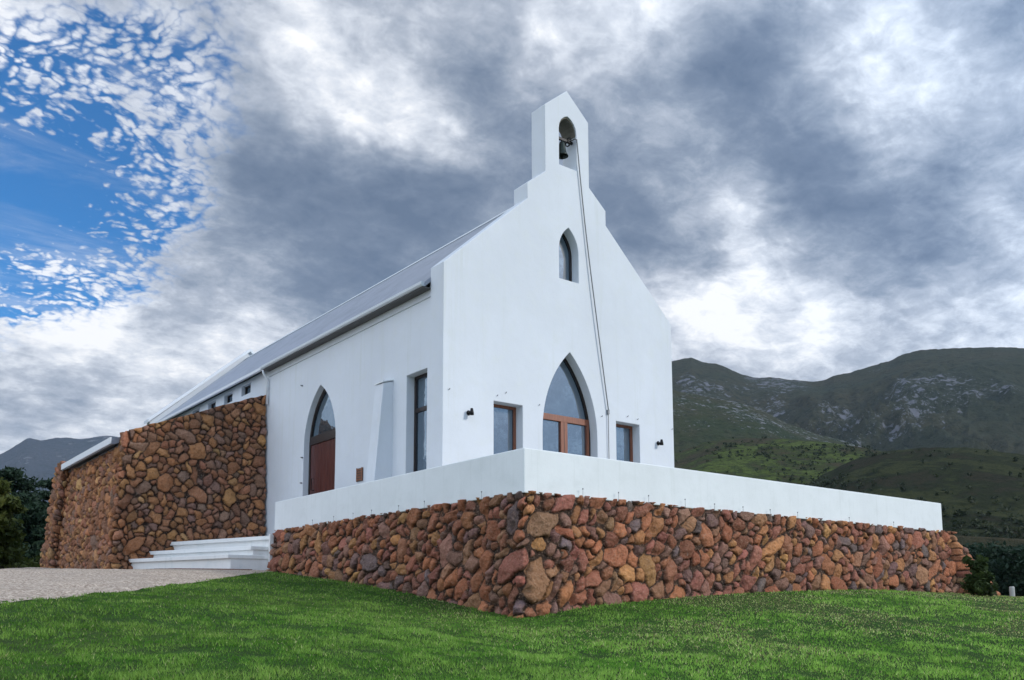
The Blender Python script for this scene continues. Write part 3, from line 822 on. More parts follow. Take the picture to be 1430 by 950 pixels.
# ------------------------------------------------------------------ grass
def make_grass(N):
    cx, cy = -7.2, -8.96
    az = R(1) + rng.random(N) * R(76); r = 4.6 * (34 / 4.6) ** rng.random(N)
    x = cx + r * np.sin(az); y = cy + r * np.cos(az)
    keep = ~((x > -.02) & (y > -.02) & (x < 11.6) & (y < 9))
    keep &= ~((x > -14) & (x < 1.3) & (y > edge_y(x) + .10 * (fbm(x * 3, y * 3, 2, 8) - .2)) & (y < 17))
    keep &= ~((x > -2.4) & (x < 8) & (y > 7.9) & (y < 21))
    z = ground_z(x, y)
    # buried by the battered wall
    keep &= ~((x > -.17) & (y > -.17) & (x < 11.7) & (y < 8))
    x, y, z, r = x[keep], y[keep], z[keep], r[keep]; n = len(x)
    cl = fbm(x * 2.3, y * 2.3, 4, 2); cl2 = fbm(x * .45, y * .45, 4, 12); fine = fbm(x * 9, y * 9, 2, 14)
    h = (.013 + .009 * smooth(.35, .65, cl) + .018 * (fine - .3)) * (.6 + .7 * rng.random(n)) * (1 + r * .010)
    worn = smooth(.44, .58, cl2 + .16 * smooth(0, 8, x) * smooth(2, -3, y) - .05) * smooth(-3.5, 2.5, x + .3 * y)
    h *= (1 - .45 * worn)
    nw = np.exp(-np.maximum(np.maximum(-.17 - x, -.17 - y), np.maximum(x - 11.8, 0)) / .07) * ((x > -1) & (y > -1))
    h *= 1 + 1.3 * nw * rng.random(n)
    w = .0034 * (r / 6) ** .85 * (.8 + .6 * rng.random(n))
    a = rng.random(n) * 2 * np.pi; lean = rng.random(n) * 1.3
    la = rng.random(n) * 2 * np.pi
    dx = np.cos(a) * w; dy = np.sin(a) * w
    tx = x + np.cos(la) * lean * h; ty = y + np.sin(la) * lean * h
    v = np.empty((n, 3, 3), np.float32)
    v[:, 0] = np.stack([x - dx, y - dy, z - .004], 1); v[:, 1] = np.stack([x + dx, y + dy, z - .004], 1); v[:, 2] = np.stack([tx, ty, z + h], 1)
    me = bpy.data.meshes.new('grass')
    me.vertices.add(n * 3); me.vertices.foreach_set('co', v.ravel())
    me.loops.add(n * 3); me.loops.foreach_set('vertex_index', np.arange(n * 3, dtype=np.int32))
    me.polygons.add(n); me.polygons.foreach_set('loop_start', np.arange(0, n * 3, 3, dtype=np.int32)); me.polygons.foreach_set('loop_total', np.full(n, 3, np.int32))
    me.update(calc_edges=True)
    o = bpy.data.objects.new('grass', me); COL.objects.link(o); me.materials.append(M_GRASS)
    g1 = np.array([.042, .135, .010]); g2 = np.array([.190, .315, .058]); yel = np.array([.33, .35, .15]); br = np.array([.13, .115, .055])
    t = np.clip(.05 + .5 * rng.random(n) + .45 * (smooth(.3, .7, cl) - .35) + .8 * (fine - .5) + .08, 0, 1)[:, None]
    c = g1 * (1 - t) + g2 * t
    ry = (rng.random(n) < .03 + .34 * worn)[:, None]
    c = np.where(ry, yel, c)
    wb = (rng.random(n) < .50 * worn)[:, None]
    c = np.where(wb, br, c)
    c = c * (.8 + .4 * rng.random(n))[:, None] * (.70 + .6 * cl2)[:, None] * (1.16 + .85 * smooth(-5, 6, x - .6 * y))[:, None]  # last factor puts the sunlit right side of the lawn into blade colour
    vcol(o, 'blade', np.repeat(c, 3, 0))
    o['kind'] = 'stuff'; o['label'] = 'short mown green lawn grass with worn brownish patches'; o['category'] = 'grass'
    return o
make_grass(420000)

# ------------------------------------------------------------------ foliage
def leaf_cloud(name, centers, radii, per, size, mat, parent, flat=1.0, seed=0):
    r_ = np.random.default_rng(seed)
    C_ = np.repeat(np.array(centers), per, 0); Rr = np.repeat(np.array(radii), per)
    n = len(C_)
    d = r_.normal(size=(n, 3)); d /= np.linalg.norm(d, axis=1, keepdims=True)
    rad = Rr * (r_.random(n) ** .45)
    p = C_ + d * rad[:, None] * np.array([1, 1, flat])
    a = r_.normal(size=(n, 3)); a /= np.linalg.norm(a, axis=1, keepdims=True)
    b = np.cross(a, r_.normal(size=(n, 3))); b /= np.linalg.norm(b, axis=1, keepdims=True)
    s = size * (.5 + r_.random(n))[:, None]
    v = np.stack([p - a * s, p + b * s * .45, p + a * s, p - b * s * .45], 1).reshape(-1, 3)
    me = bpy.data.meshes.new(name)
    me.vertices.add(n * 4); me.vertices.foreach_set('co', v.astype(np.float32).ravel())
    me.loops.add(n * 4); me.loops.foreach_set('vertex_index', np.arange(n * 4, dtype=np.int32))
    me.polygons.add(n); me.polygons.foreach_set('loop_start', np.arange(0, n * 4, 4, dtype=np.int32)); me.polygons.foreach_set('loop_total', np.full(n, 4, np.int32))
    me.update(calc_edges=True)
    o = bpy.data.objects.new(name, me); COL.objects.link(o); me.materials.append(mat)
    if parent: o.parent = parent; o.matrix_parent_inverse = Matrix.Translation(-parent.location)
    tone = np.repeat(r_.random(len(centers)) * .6, per) + r_.random(n) * .4
    vcol(o, 'leaf', np.repeat(np.stack([tone] * 3, 1), 4, 0))
    return o

def conifer(name, label, x, y, h, w, mat, seed, group=None, leaf=.10, per=90, tiers=13):
    r_ = random.Random(seed); z0 = gz(x, y) - .1
    t = thing(name, label, 'tree', (x, y, z0), group)
    tr = MB(); tr.tube([(x, y, z0), (x + .05, y, z0 + h * .5), (x, y + .05, z0 + h * .96)], [.028 * h, .018 * h, .004 * h], 8)
    cs = []; rs = []
    for i in range(tiers):
        f = (i + .4) / tiers
        zz = z0 + h * (.10 + .88 * f)
        rr = w / 2 * (1 - f) ** .72 * r_.uniform(.8, 1.12) + .15
        nb = max(3, int(9 * (1 - f) + 3))
        for k in range(nb):
            a = r_.uniform(0, 6.283); L = rr * r_.uniform(.65, 1.1)
            tip = (x + math.cos(a) * L, y + math.sin(a) * L, zz + r_.uniform(-.2, .1) * L + .1 * L)
            if r_.random() < .5: tr.tube([(x, y, zz), tip], [.012 * h * (1 - f) + .02, .01], 5)
            for q in (.35, .7, 1.0):
                cs.append((x + math.cos(a) * L * q, y + math.sin(a) * L * q, zz + (tip[2] - zz) * q + r_.uniform(-.08, .08) * h * .1))
                rs.append((.26 + .16 * (1 - f)) * w / 6 * r_.uniform(.7, 1.3) * 1.6)
    tr.build('trunk', M_BARK, t)
    leaf_cloud('crown', cs, rs, per, leaf, mat, t, .7, seed)
    return t
conifer('pine_tree', 'tall dark green conifer with rounded top in the middle of the conifers', -0.12, 38.52, 5.14 - gz(-0.12, 38.52) + .1, 6.2, M_LEAFDARK, 1, 'dark conifers beside the stone wing')
conifer('pine_tree', 'slimmer dark conifer directly beside the end of the stone wing', 2.2, 42.18, 5.29 - gz(2.2, 42.18) + .1, 4.2, M_LEAFDARK, 2, 'dark conifers beside the stone wing')
conifer('pine_tree', 'low dark conifer filling the gap between the two taller ones', 0.14, 34.42, 3.0 - gz(0.14, 34.42) + .1, 4.6, M_LEAFDARK, 3, 'dark conifers beside the stone wing')
conifer('pine_tree', 'dark conifer at the picture edge behind the yellowish tree', -1.82, 36.72, 5.01 - gz(-1.82, 36.72) + .1, 6.0, M_LEAFDARK, 4, 'dark conifers beside the stone wing')
conifer('cypress_tree', 'yellowish green feathery tree in front of the dark conifers', -2.59, 26.74, 3.39 - gz(-2.59, 26.74) + .1, 3.6, M_LEAFYEL, 5, None, .09, 80, 14)

# shrub at the far end of the terrace wall
def shrub(name, label, x, y, h, w, mat, seed, n=26, per=70, leaf=.05):
    r_ = random.Random(seed); z0 = gz(x, y) - .05
    t = thing(name, label, 'shrub', (x, y, z0))
    st = MB(); cs = []; rs = []
    for i in range(n):
        a = r_.uniform(0, 6.283); f = r_.random(); L = w / 2 * r_.uniform(.2, 1) * (1 - .5 * f)
        tip = (x + math.cos(a) * L, y + math.sin(a) * L, z0 + h * (.2 + .8 * f))
        st.tube([(x, y, z0), ((x + tip[0]) / 2, (y + tip[1]) / 2, z0 + h * .4 * f + .1), tip], [.016, .011, .004], 5)
        cs.append(tip); rs.append(r_.uniform(.10, .20) * w)
    st.build('stem', M_BARK, t)
    leaf_cloud('foliage', cs, rs, per, leaf, mat, t, 1, seed)
    return t
shrub('shrub', 'loose green shrub against the far battered end of the terrace wall', 10.09, -1.08, -0.61 - gz(10.09, -1.08), .75, M_LEAFMID, 9)

# right-hand pine plantation: reads as one dark mass
def treeline():
    r_ = np.random.default_rng(5)
    cs = []; rs = []
    for az_, d, zt_, w in [(64.07, 58, 1.85, 4.4), (64.29, 73, 2.4, 4.4), (64.53, 69, 2.19, 4.4), (64.77, 65, 2.0, 4.4), (65.01, 61, 1.79, 4.4), (65.25, 76, 2.7, 4.4), (65.49, 72, 2.49, 4.4), (65.72, 68, 2.29, 4.4), (65.96, 64, 2.07, 4.4), (66.19, 60, 1.87, 4.4), (66.42, 75, 2.8, 4.4), (66.64, 71, 2.18, 4.4), (66.87, 67, 2.0, 4.4), (67.1, 63, 1.79, 4.4), (67.33, 59, 1.6, 4.4), (67.56, 74, 2.48, 4.4), (67.78, 70, 2.27, 4.4), (68.01, 66, 2.08, 4.4), (68.23, 62, 1.87, 4.4), (68.46, 58, 1.66, 4.4), (68.68, 73, 2.57, 4.4), (68.88, 69, 1.99, 4.4), (69.1, 65, 1.79, 4.4), (69.32, 61, 1.6, 4.4), (69.54, 76, 2.46, 4.4), (69.76, 72, 2.26, 4.4), (69.98, 68, 2.06, 4.4), (70.19, 64, 1.87, 4.4), (70.41, 60, 1.67, 4.4), (70.62, 75, 2.55, 4.4), (70.84, 71, 2.34, 4.4), (71.03, 67, 1.78, 4.4), (71.24, 63, 1.6, 4.4), (71.45, 59, 1.41, 4.4)]:
        x = -7.2 + d * math.sin(R(az_)); y = -8.96 + d * math.cos(R(az_)); z0 = gz(x, y); h = zt_ - z0
        for i in range(60):
            f = r_.random(); rr = w / 2 * (1 - f) ** .6 + .3
            a = r_.random() * 6.283; q = r_.random() ** .5
            cs.append((x + math.cos(a) * rr * q, y + math.sin(a) * rr * q, z0 + h * (.02 + .96 * f))); rs.append(.55 * r_.uniform(.6, 1.3))
    o = leaf_cloud('pine_wood', cs, rs, 38, .15, M_LEAFDARK, None, .8, 77)
    o['kind'] = 'stuff'; o['label'] = 'dark pine wood standing as one mass beyond the right end of the terrace'; o['category'] = 'wood'
treeline()

def post(x, y, top, r=.05):
    z0 = gz(x, y)
    m = MB().lathe([(r, -.2), (r, top - z0 - .02), (r * .8, top - z0), (0, top - z0)], (x, y, z0), 12)
    o = m.build('fence_post', M_POST, None)
    tag(o, 'short pale grey wooden post at the edge of the lawn', 'post')
post(12.14, -0.78, -1.14)

# ------------------------------------------------------------------ mountains
def range_mesh(name, prof, D, foot, back, mat, amp, seed, naz=420, nr=150, jag=.006, rockf=None, gul=9, base=-30, wide=18):
    """ridge: prof = [(azimuth deg, elevation deg)] of the crest seen from the chapel lawn, at distance D"""
    # let the range run on and sink beyond both ends of what the lawn shows
    (aL, eL), (aR, eR) = prof[0], prof[-1]
    prof = [(aL - wide * 1.6, -.8), (aL - wide, eL * .45), (aL - wide * .45, eL * .82)] + list(prof) + [(aR + wide * .45, eR * .86), (aR + wide, eR * .5), (aR + wide * 1.6, -.8)]
    naz = int(naz * (1 + 3.2 * wide / (aR - aL) * .5))
    P = np.array(prof); az = np.linspace(P[0, 0], P[-1, 0], naz); el = np.interp(az, P[:, 0], P[:, 1])
    k = np.array([1, 2, 3, 2, 1.]) / 9
    el = np.convolve(np.pad(el, 2, 'edge'), k, 'valid')
    rr = np.concatenate([np.linspace(foot, D, int(nr * .8), endpoint=False), np.linspace(D, back, nr - int(nr * .8))])
    A, Q = np.meshgrid(az, rr)
    A = A * 1.0
    crest = np.tan(np.radians(np.interp(A, az, el))) * D - 1.45
    t = np.clip((Q - foot) / (D - foot), 0, 1); tb = np.clip((Q - D) / (back - D), 0, 1)
    shape = np.where(Q <= D, .62 * t ** 1.35 + .38 * (t * t * (3 - 2 * t)), (1 - tb) ** 1.3)
    X = -7.2 + Q * np.sin(np.radians(A)); Yy = -8.96 + Q * np.cos(np.radians(A))
    sc = gul / D
    wx = X * sc + 1.2 * fbm(X * sc * .7, Yy * sc * .7, 3, seed + 5); wy = Yy * sc + 1.2 * fbm(X * sc * .7 + 9, Yy * sc * .7, 3, seed + 6)
    rid = 1 - np.abs(2 * fbm(wx, wy, 6, seed, .55) - 1)
    fold = (fbm(wx * .5, wy * .5, 3, seed + 9) - .5)
    env = np.sin(np.clip(t, 0, 1) * np.pi) ** .8 * (Q <= D) * (1 - smooth(.60, .97, t))
    rough = fbm(wx * 7, wy * 7, 4, seed + 2, .6) - .5
    H = base + (crest - base) * shape + amp * crest.mean() * ((rid - .75) * 1.3 + fold * 1.2) * env + rough * amp * crest.mean() * .34 * (env + .06)
    H += jag * D * (fbm(A * 2.2, A * 0 + seed, 5, seed + 1, .6) - .5) * np.exp(-((Q - D) / (D * .08)) ** 2)
    o = grid_mesh(name, X, Yy, H, mat)
    o['kind'] = 'structure'
    rk = smooth(.45, .95, t) if rockf is None else rockf(A, t, Q, rid)
    vcol(o, 'rock', np.stack([rk.ravel()] * 3, 1))
    return o

M_MTN = mat_hill('mountain_heath', [(.30, (.022, .030, .022)), (.45, (.040, .048, .030)), (.58, (.050, .050, .030)), (.75, (.060, .055, .045))], (.20, .21, .24), .040, .54, .95, .0022)
M_SPUR = mat_hill('spur_heath', [(.30, (.018, .030, .014)), (.48, (.034, .048, .020)), (.62, (.060, .056, .030)), (.78, (.07, .058, .045))], (.24, .25, .27), .070, .55, .95, .004)
M_GREEN = mat_hill('green_hill', [(.34, (.018, .028, .013)), (.43, (.060, .050, .030)), (.49, (.045, .060, .020)), (.54, (.085, .115, .028)), (.62, (.05, .055, .026))], None, 1, 0, 1, .012)
M_BROWN = mat_hill('brown_hill', [(.36, (.010, .016, .009)), (.44, (.034, .030, .018)), (.50, (.020, .026, .012)), (.56, (.045, .050, .020)), (.66, (.012, .018, .009))], None, 1, 0, 1, .018)
M_BLUE = mat_hill('far_mountain', [(.30, (.020, .028, .034)), (.50, (.035, .042, .05)), (.7, (.055, .055, .06))], (.16, .16, .17), .010, .62, .95, .0012)
def rA(A, t, Q, rid): return smooth(.22, .5, t) * (.15 + .90 * smooth(.42, .62, fbm(Q / 330 + A * .05, A * .22, 4, 61)))
def rB(A, t, Q, rid): return smooth(.60, .97, t) * (.7 + .5 * rid)
range_mesh('mountain_ridge', [(45.73, 14.58), (47.82, 15.04), (48.74, 15.21), (49.65, 15.34), (50.54, 14.94), (51.21, 14.85), (51.74, 14.64), (52.74, 14.1), (53.61, 13.86), (54.48, 13.8), (55.55, 13.59), (57.24, 13.33), (57.66, 13.34), (58.29, 13.59), (59.13, 13.68), (60.16, 13.92), (61.38, 14.14), (62.19, 14.46), (63.18, 14.6), (64.9, 14.51), (67.46, 14.21), (68.52, 13.99), (70.22, 13.51), (72.76, 12.1)], 2600, 900, 3600, M_MTN, .22, 1, 620, 190, .0022, rA, 9)
range_mesh('mountain_spur', [(43.88, 14.64), (46.65, 14.1), (48.69, 13.3), (51.15, 12.73), (52.9, 12.24), (54.18, 11.68), (55.44, 10.9), (57.1, 10.18), (58.73, 9.61), (60.7, 8.83), (63.35, 7.48)], 1500, 620, 2100, M_SPUR, .15, 2, 420, 150, .0025, rB, 8)
range_mesh('green_hill', [(44.7, 8.72), (47.0, 9.12), (48.81, 9.52), (50.39, 10.0), (51.95, 10.2), (54.55, 10.07), (57.08, 9.75), (59.52, 9.25), (61.49, 8.7), (64.5, 7.82), (67.01, 7.23)], 760, 260, 1100, M_GREEN, .10, 3, 360, 130, .002, None, 7, -30)
range_mesh('brown_hill', [(53.09, 5.35), (55.69, 6.59), (57.41, 7.73), (59.08, 8.46), (60.71, 8.88), (63.05, 8.96), (65.3, 8.79), (67.09, 8.4), (68.47, 8.04), (71.12, 7.31)], 520, 170, 800, M_BROWN, .08, 4, 360, 130, .0015, None, 7, -30)
range_mesh('low_green_hill', [(61.2, 3.18), (63.14, 3.66), (64.63, 3.78), (66.08, 3.64), (67.83, 3.46), (70.18, 3.25)], 170, 90, 260, M_GREEN, .06, 6, 160, 60, .001, None, 7, -20)
range_mesh('far_mountain', [(2.51, 7.26), (5.71, 7.92), (7.75, 8.28), (8.15, 8.56), (8.7, 9.01), (9.11, 9.36), (9.47, 9.27), (9.77, 9.18), (10.05, 9.36), (10.57, 9.45), (11.16, 9.53), (11.69, 9.49), (12.25, 9.58), (13.21, 9.82), (14.19, 9.72), (15.75, 10.34), (17.6, 10.03), (20.16, 8.86)], 7000, 4500, 8500, M_BLUE, .10, 8, 300, 110, .0016, None, 10, -60)


def scrub(objs, n, size, seed):
    r_ = np.random.default_rng(seed); cs = []
    for o, a_lo, a_hi in objs:
        me = o.data; co = np.empty(len(me.vertices) * 3); me.vertices.foreach_get('co', co); co = co.reshape(-1, 3)
        dx = co[:, 0] + 7.2; dy = co[:, 1] + 8.96; azs = np.degrees(np.arctan2(dx, dy)); rr = np.hypot(dx, dy)
        dens = smooth(.50, .62, fbm(co[:, 0] * .017, co[:, 1] * .017, 4, seed + 3)) * .9 + .1
        ok = (azs > a_lo) & (azs < a_hi)
        w = np.where(ok, dens / np.maximum(rr, 1), 0); w /= w.sum()
        idx = r_.choice(len(co), n, p=w)
        cs.append(co[idx] + r_.normal(size=(n, 3)) * np.array([2.5, 2.5, .15]))
    cs = np.vstack(cs)
    rs = size * r_.uniform(.4, 1.5, len(cs))
    o = leaf_cloud('hillside_scrub', cs, rs, 12, size * .55, M_LEAFMID2, None, .7, seed)
    o['kind'] = 'stuff'; o['label'] = 'dark fynbos scrub dotted over the green hillsides'; o['category'] = 'scrub'
M_LEAFMID2 = mat_leaf('scrub_leaf', (.012, .022, .010), (.040, .052, .020))
scrub([(bpy.data.objects['green_hill'], 48, 66), (bpy.data.objects['brown_hill'], 54, 72)], 2600, 1.7, 41)

# ------------------------------------------------------------------ sky and light
SUN_AZ, SUN_EL = 148.0, 27.0
wd = bpy.data.worlds.new('World'); scene.world = wd; wd.use_nodes = True
t = NT(wd.node_tree)
bg = wd.node_tree.nodes['Background']
d = t.coord('Generated')
sp = t.node('ShaderNodeSeparateXYZ'); t.put(sp.inputs[0], d)
zc = t.math('ADD', t.math('MAXIMUM', sp.outputs[2], 0.0), .26)
inv = t.math('DIVIDE', 1.0, zc)
cp = t.vmath('MULTIPLY', t.vmath('SCALE', d, inv), (1, 1, 0))     # cloud layer seen in perspective
w1 = t.noise(cp, 1.1, 4, .55, out='Color'); w2 = t.noise(cp, 3.8, 5, .6, out='Color')
warp = t.vmath('ADD', t.vmath('SCALE', t.vmath('SUBTRACT', w1, (.5, .5, .5)), .20), t.vmath('SCALE', t.vmath('SUBTRACT', w2, (.5, .5, .5)), .13))
dw = t.vmath('ADD', d, warp)
def blobs(lst, start):
    acc = start
    for (c, s, wt) in lst:
        ds = t.vmath('DISTANCE', dw, c, out=1)
        g = t.math('EXPONENT', t.math('MULTIPLY', t.math('MULTIPLY', ds, ds), -1.0 / (s * s)))
        acc = t.math('MULTIPLY_ADD', g, wt, acc)
    return acc
TONE = [
 ((0.4013, 0.8111, 0.4256), 0.0964, -0.42),
 ((0.4946, 0.7762, 0.391), 0.0884, -0.36),
 ((0.4918, 0.745, 0.4507), 0.0482, -0.12),
 ((0.3342, 0.8226, 0.4601), 0.0522, -0.28),
 ((0.477, 0.6978, 0.5344), 0.0442, -0.28),
 ((0.5288, 0.6939, 0.4887), 0.0643, -0.28),
 ((0.6345, 0.6339, 0.4422), 0.0723, -0.33),
 ((0.6861, 0.6121, 0.3932), 0.0522, -0.33),
 ((0.7292, 0.5868, 0.3521), 0.0402, -0.33),
 ((0.6795, 0.5262, 0.5113), 0.0602, -0.3),
 ((0.7029, 0.4835, 0.5217), 0.0402, -0.25),
 ((0.7405, 0.488, 0.4621), 0.0683, -0.35),
 ((0.7707, 0.4775, 0.4219), 0.0442, -0.22),
 ((0.825, 0.4197, 0.3784), 0.0602, -0.28),
 ((0.8033, 0.4688, 0.3673), 0.0643, -0.25),
 ((0.8049, 0.3086, 0.5069), 0.0562, -0.28),
 ((0.8593, 0.3576, 0.3656), 0.0482, -0.1),
 ((0.3121, 0.8573, 0.4094), 0.0482, -0.22),
 ((0.278, 0.8992, 0.3379), 0.0643, -0.25),
 ((0.3715, 0.8636, 0.341), 0.0723, -0.28),
 ((0.2332, 0.9311, 0.2804), 0.0361, -0.28),
 ((0.4554, 0.8286, 0.3255), 0.0723, -0.2),
 ((0.1531, 0.9682, 0.1979), 0.0482, -0.26),
 ((0.5149, 0.6519, 0.5567), 0.0321, -0.15),
 ((0.3821, 0.7623, 0.5224), 0.0602, 0.22),
 ((0.4335, 0.7574, 0.4883), 0.0402, 0.38),
 ((0.4826, 0.7315, 0.4817), 0.0305, 0.34),
 ((0.3435, 0.764, 0.5462), 0.0482, 0.12),
 ((0.5413, 0.6165, 0.5717), 0.0442, 0.18),
 ((0.6012, 0.5773, 0.5525), 0.0562, 0.14),
 ((0.5372, 0.6567, 0.5293), 0.0225, 0.25),
 ((0.7534, 0.5447, 0.3682), 0.0361, 0.3),
 ((0.7865, 0.5359, 0.3069), 0.0643, 0.14),
 ((0.7398, 0.5327, 0.4109), 0.0361, 0.25),
 ((0.7594, 0.42, 0.4969), 0.0482, 0.14),
 ((0.7934, 0.413, 0.4471), 0.0482, 0.18),
 ((0.7348, 0.4103, 0.5401), 0.0402, 0.06),
 ((0.7283, 0.6175, 0.2969), 0.0482, 0.28),
 ((0.2, 0.9522, 0.231), 0.1044, 0.2),
 ((0.3343, 0.9021, 0.273), 0.0482, 0.25),
 ((0.2439, 0.9225, 0.2991), 0.0402, 0.12),
 ((0.1452, 0.9493, 0.2787), 0.0482, 0.28),
 ((0.26, 0.8922, 0.3693), 0.0402, 0.18),
 ((0.1034, 0.8511, 0.5147), 0.0442, 0.3),
 ((0.8781, 0.3887, 0.2789), 0.0964, 0.14),
 ((0.7526, 0.5837, 0.3049), 0.0482, 0.2),
 ((0.2441, 0.836, 0.4914), 0.0482, 0.15),
 ((0.8051, 0.3551, 0.4751), 0.0482, 0.1),
 ((0.8163, 0.5152, 0.261), 0.0723, 0.12),
 ((0.1627, 0.9603, 0.2267), 0.0562, 0.08),
 ((0.321, 0.9228, 0.213), 0.0723, 0.1),
 ((0.1995, 0.935, 0.2933), 0.0482, 0.15)]
BLUE = [
 ((0.142, 0.9027, 0.4061), 0.0683, 1.2),
 ((0.1307, 0.926, 0.3543), 0.0627, 0.95),
 ((0.1518, 0.8742, 0.4613), 0.0482, 0.85),
 ((0.1028, 0.8928, 0.4385), 0.0482, 0.5),
 ((0.1522, 0.8554, 0.4951), 0.0402, 0.5),
 ((0.1748, 0.8282, 0.5325), 0.0442, 0.36),
 ((0.2175, 0.8293, 0.5147), 0.0442, 0.26),
 ((0.2683, 0.8261, 0.4956), 0.0482, 0.24),
 ((0.1768, 0.92, 0.3498), 0.0361, 0.38),
 ((0.2357, 0.859, 0.4544), 0.0482, 0.26),
 ((0.2226, 0.8879, 0.4026), 0.0482, 0.26),
 ((0.2641, 0.7993, 0.5398), 0.0562, 0.2),
 ((0.1084, 0.9328, 0.3437), 0.0402, 0.4),
 ((-0.0078, 0.9266, 0.3759), 0.1205, 0.8),
 ((0.2132, 0.9175, 0.3358), 0.0402, 0.22),
 ((0.1292, 0.94, 0.3156), 0.0321, 0.2),
 ((0.2526, 0.892, 0.3749), 0.0402, 0.14)]
tone = blobs(TONE, .63)
n_a = t.noise(cp, 2.4, 7, .58, .5); n_b = t.noise(cp, 10, 6, .62, .3)
tone = t.math('ADD', tone, t.math('MULTIPLY', t.math('SUBTRACT', n_a, .5), .75))
tone = t.math('ADD', tone, t.math('MULTIPLY', t.math('SUBTRACT', n_b, .5), .70))
n_c = t.noise(t.mapping(cp, (1, 1.35, 1), (0, 0, .7)), 15, 6, .65, .6)
tone = t.math('ADD', tone, t.math('MULTIPLY', t.math('SUBTRACT', n_c, .5), .50))
n_d = t.noise(t.vmath('ADD', cp, t.vmath('SCALE', w2, .05)), 34, 5, .65, .3)
tone = t.math('ADD', tone, t.math('MULTIPLY', t.math('SUBTRACT', n_d, .5), .22))
# the bright part of the overcast behind the viewer, where the hidden sun stands
sdir = (math.sin(R(SUN_AZ)) * math.cos(R(SUN_EL)), math.cos(R(SUN_AZ)) * math.cos(R(SUN_EL)), math.sin(R(SUN_EL)))
cloud = t.ramp(tone, [(0, (.110, .155, .235)), (.22, (.16, .208, .292)), (.42, (.25, .300, .385)), (.62, (.41, .455, .535)), (.80, (.66, .70, .77)), (.96, (.92, .93, .95))])
# lower clouds are warmer and whiter
warm = t.maprange(sp.outputs[2], .34, .12)
cloud = t.mix(t.math('MULTIPLY', warm, .30), cloud, t.mix(1.0, cloud, (1.10, 1.04, .93), 'MULTIPLY'))
sky = t.node('ShaderNodeTexSky', sky_type='NISHITA'); sky.sun_disc = False
sky.sun_elevation = R(SUN_EL); sky.sun_rotation = R(SUN_AZ); sky.air_density = 1.0; sky.dust_density = .3; sky.ozone_density = 2.0
blue = t.vmath('MULTIPLY', t.vmath('SCALE', sky.outputs[0], .12), (.13, .62, 1.02))
kb = blobs(BLUE, 0.0)
cells = t.voro(t.vmath('ADD', t.mapping(cp, (1, 1, 1), (0, 0, .6)), t.vmath('ADD', t.vmath('SCALE', w2, .25), t.vmath('SCALE', t.noise(cp, 22, 4, .6, out='Color'), .03))), 52, 'F1')
c2 = t.noise(t.mapping(cp, (1, 1.5, 1), (0, 0, .5)), 30, 5, .65, .5)
wisp = t.noise(t.mapping(cp, (.8, 3.2, 1), (0, 0, .9)), 3.0, 6, .62, .5)
gate = t.maprange(kb, -.05, .50)
cov = t.math('ADD', kb, t.math('MULTIPLY', gate, t.math('MULTIPLY', t.math('SUBTRACT', t.math('ADD', t.math('MULTIPLY', cells, 1.15), t.math('MULTIPLY', c2, .95)), .93), 1.35)))
cov = t.math('SUBTRACT', cov, t.math('MULTIPLY', gate, t.math('MULTIPLY', t.math('SUBTRACT', wisp, .42), 1.0)))
veil = t.maprange(t.noise(t.mapping(cp, (.7, 2.6, 1), (0, 0, .9), (3, 1, 0)), 2.6, 7, .66, .6), .45, .80, 1.0, .50)
hole = t.math('MULTIPLY', t.maprange(cov, .10, .98), veil)
# thin broken cloud round the hole is brighter
rim = t.math('MULTIPLY', t.maprange(kb, .10, .45), .45)
cloud = t.mix(rim, cloud, (.74, .78, .87))
fin = t.mix(hole, cloud, blue)
# behind the viewer the overcast is brighter
bh = t.vmath('DOT_PRODUCT', d, sdir, out=1)
lift = t.maprange(bh, -.1, .9, 1.0, 1.35, 'SMOOTHSTEP')
fin = t.vmath('SCALE', fin, lift)
lf = t.vmath('DOT_PRODUCT', d, (-.90, .10, .42), out=1)
fin = t.vmath('SCALE', fin, t.maprange(lf, .30, .95, 1.0, 2.5))
fin = t.vmath('MULTIPLY', fin, t.mix(t.maprange(bh, -.1, .9), (1, 1, 1), (.80, .97, 1.16)))
t.put(bg.inputs[0], fin); bg.inputs[1].default_value = 1.0
wd.cycles.sampling_method = 'MANUAL'; wd.cycles.sample_map_resolution = 1024

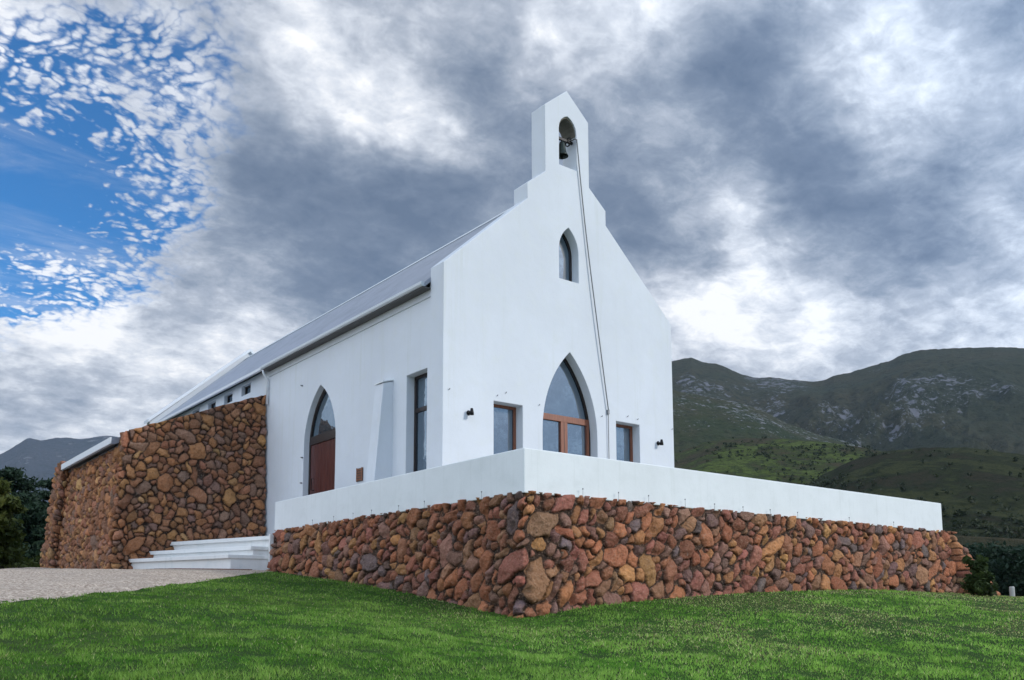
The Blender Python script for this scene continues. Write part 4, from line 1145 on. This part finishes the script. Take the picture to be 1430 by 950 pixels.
sun = bpy.data.lights.new('sun', 'SUN'); sun.energy = 2.1; sun.angle = R(9); sun.color = (1.0, .95, .89)
so = bpy.data.objects.new('sun', sun); COL.objects.link(so)
so.rotation_euler = Vector((-sdir[0], -sdir[1], -sdir[2])).to_track_quat('-Z', 'Y').to_euler()


hz = MB().box(-9900, 9900, -9900, 9900, -120, 1500).build('haze', None, None)
hz['kind'] = 'stuff'; hz['label'] = 'thin blue mountain air'; hz['category'] = 'haze'
hm = bpy.data.materials.new('haze'); hm.use_nodes = True; hz.data.materials.append(hm)
hn = hm.node_tree; hn.nodes.clear(); ho = hn.nodes.new('ShaderNodeOutputMaterial'); hv = hn.nodes.new('ShaderNodeVolumePrincipled')
hv.inputs['Color'].default_value = (.62, .78, 1, 1); hv.inputs['Density'].default_value = 3.6e-5; hv.inputs['Anisotropy'].default_value = 0
hn.links.new(hv.outputs[0], ho.inputs['Volume'])

# ------------------------------------------------------------------ camera
cam = bpy.data.cameras.new('camera'); co_ = bpy.data.objects.new('camera', cam); COL.objects.link(co_)
cam.sensor_width = 36; cam.lens = 1244.831 * 36 / 1430
cam.shift_x = (715 - 711.069) / 1430; cam.shift_y = (686.398 - 475) / 1430
cam.clip_start = .1; cam.clip_end = 30000
yaw, pit, rol = R(37.801), R(7.121), R(-.113)
F = Vector((math.sin(yaw) * math.cos(pit), math.cos(yaw) * math.cos(pit), math.sin(pit)))
Rt = Vector((math.cos(yaw), -math.sin(yaw), 0)); Up = Rt.cross(F)
R2 = Rt * math.cos(rol) + Up * math.sin(rol); U2 = -Rt * math.sin(rol) + Up * math.cos(rol)
co_.matrix_world = Matrix(((R2.x, U2.x, -F.x, -7.201), (R2.y, U2.y, -F.y, -8.963), (R2.z, U2.z, -F.z, -1.45), (0, 0, 0, 1)))
scene.camera = co_

vs = scene.view_settings
vs.view_transform = 'Standard'; vs.look = 'None'; vs.gamma = 1; vs.exposure = 0.22
scene.render.engine = 'CYCLES'
scene.cycles.use_denoising = True
scene.cycles.max_bounces = 6; scene.cycles.diffuse_bounces = 3; scene.cycles.glossy_bounces = 3; scene.cycles.transmission_bounces = 2
scene.cycles.transparent_max_bounces = 4; scene.cycles.volume_bounces = 0
scene.cycles.sample_clamp_indirect = 4
scene.render.film_transparent = False
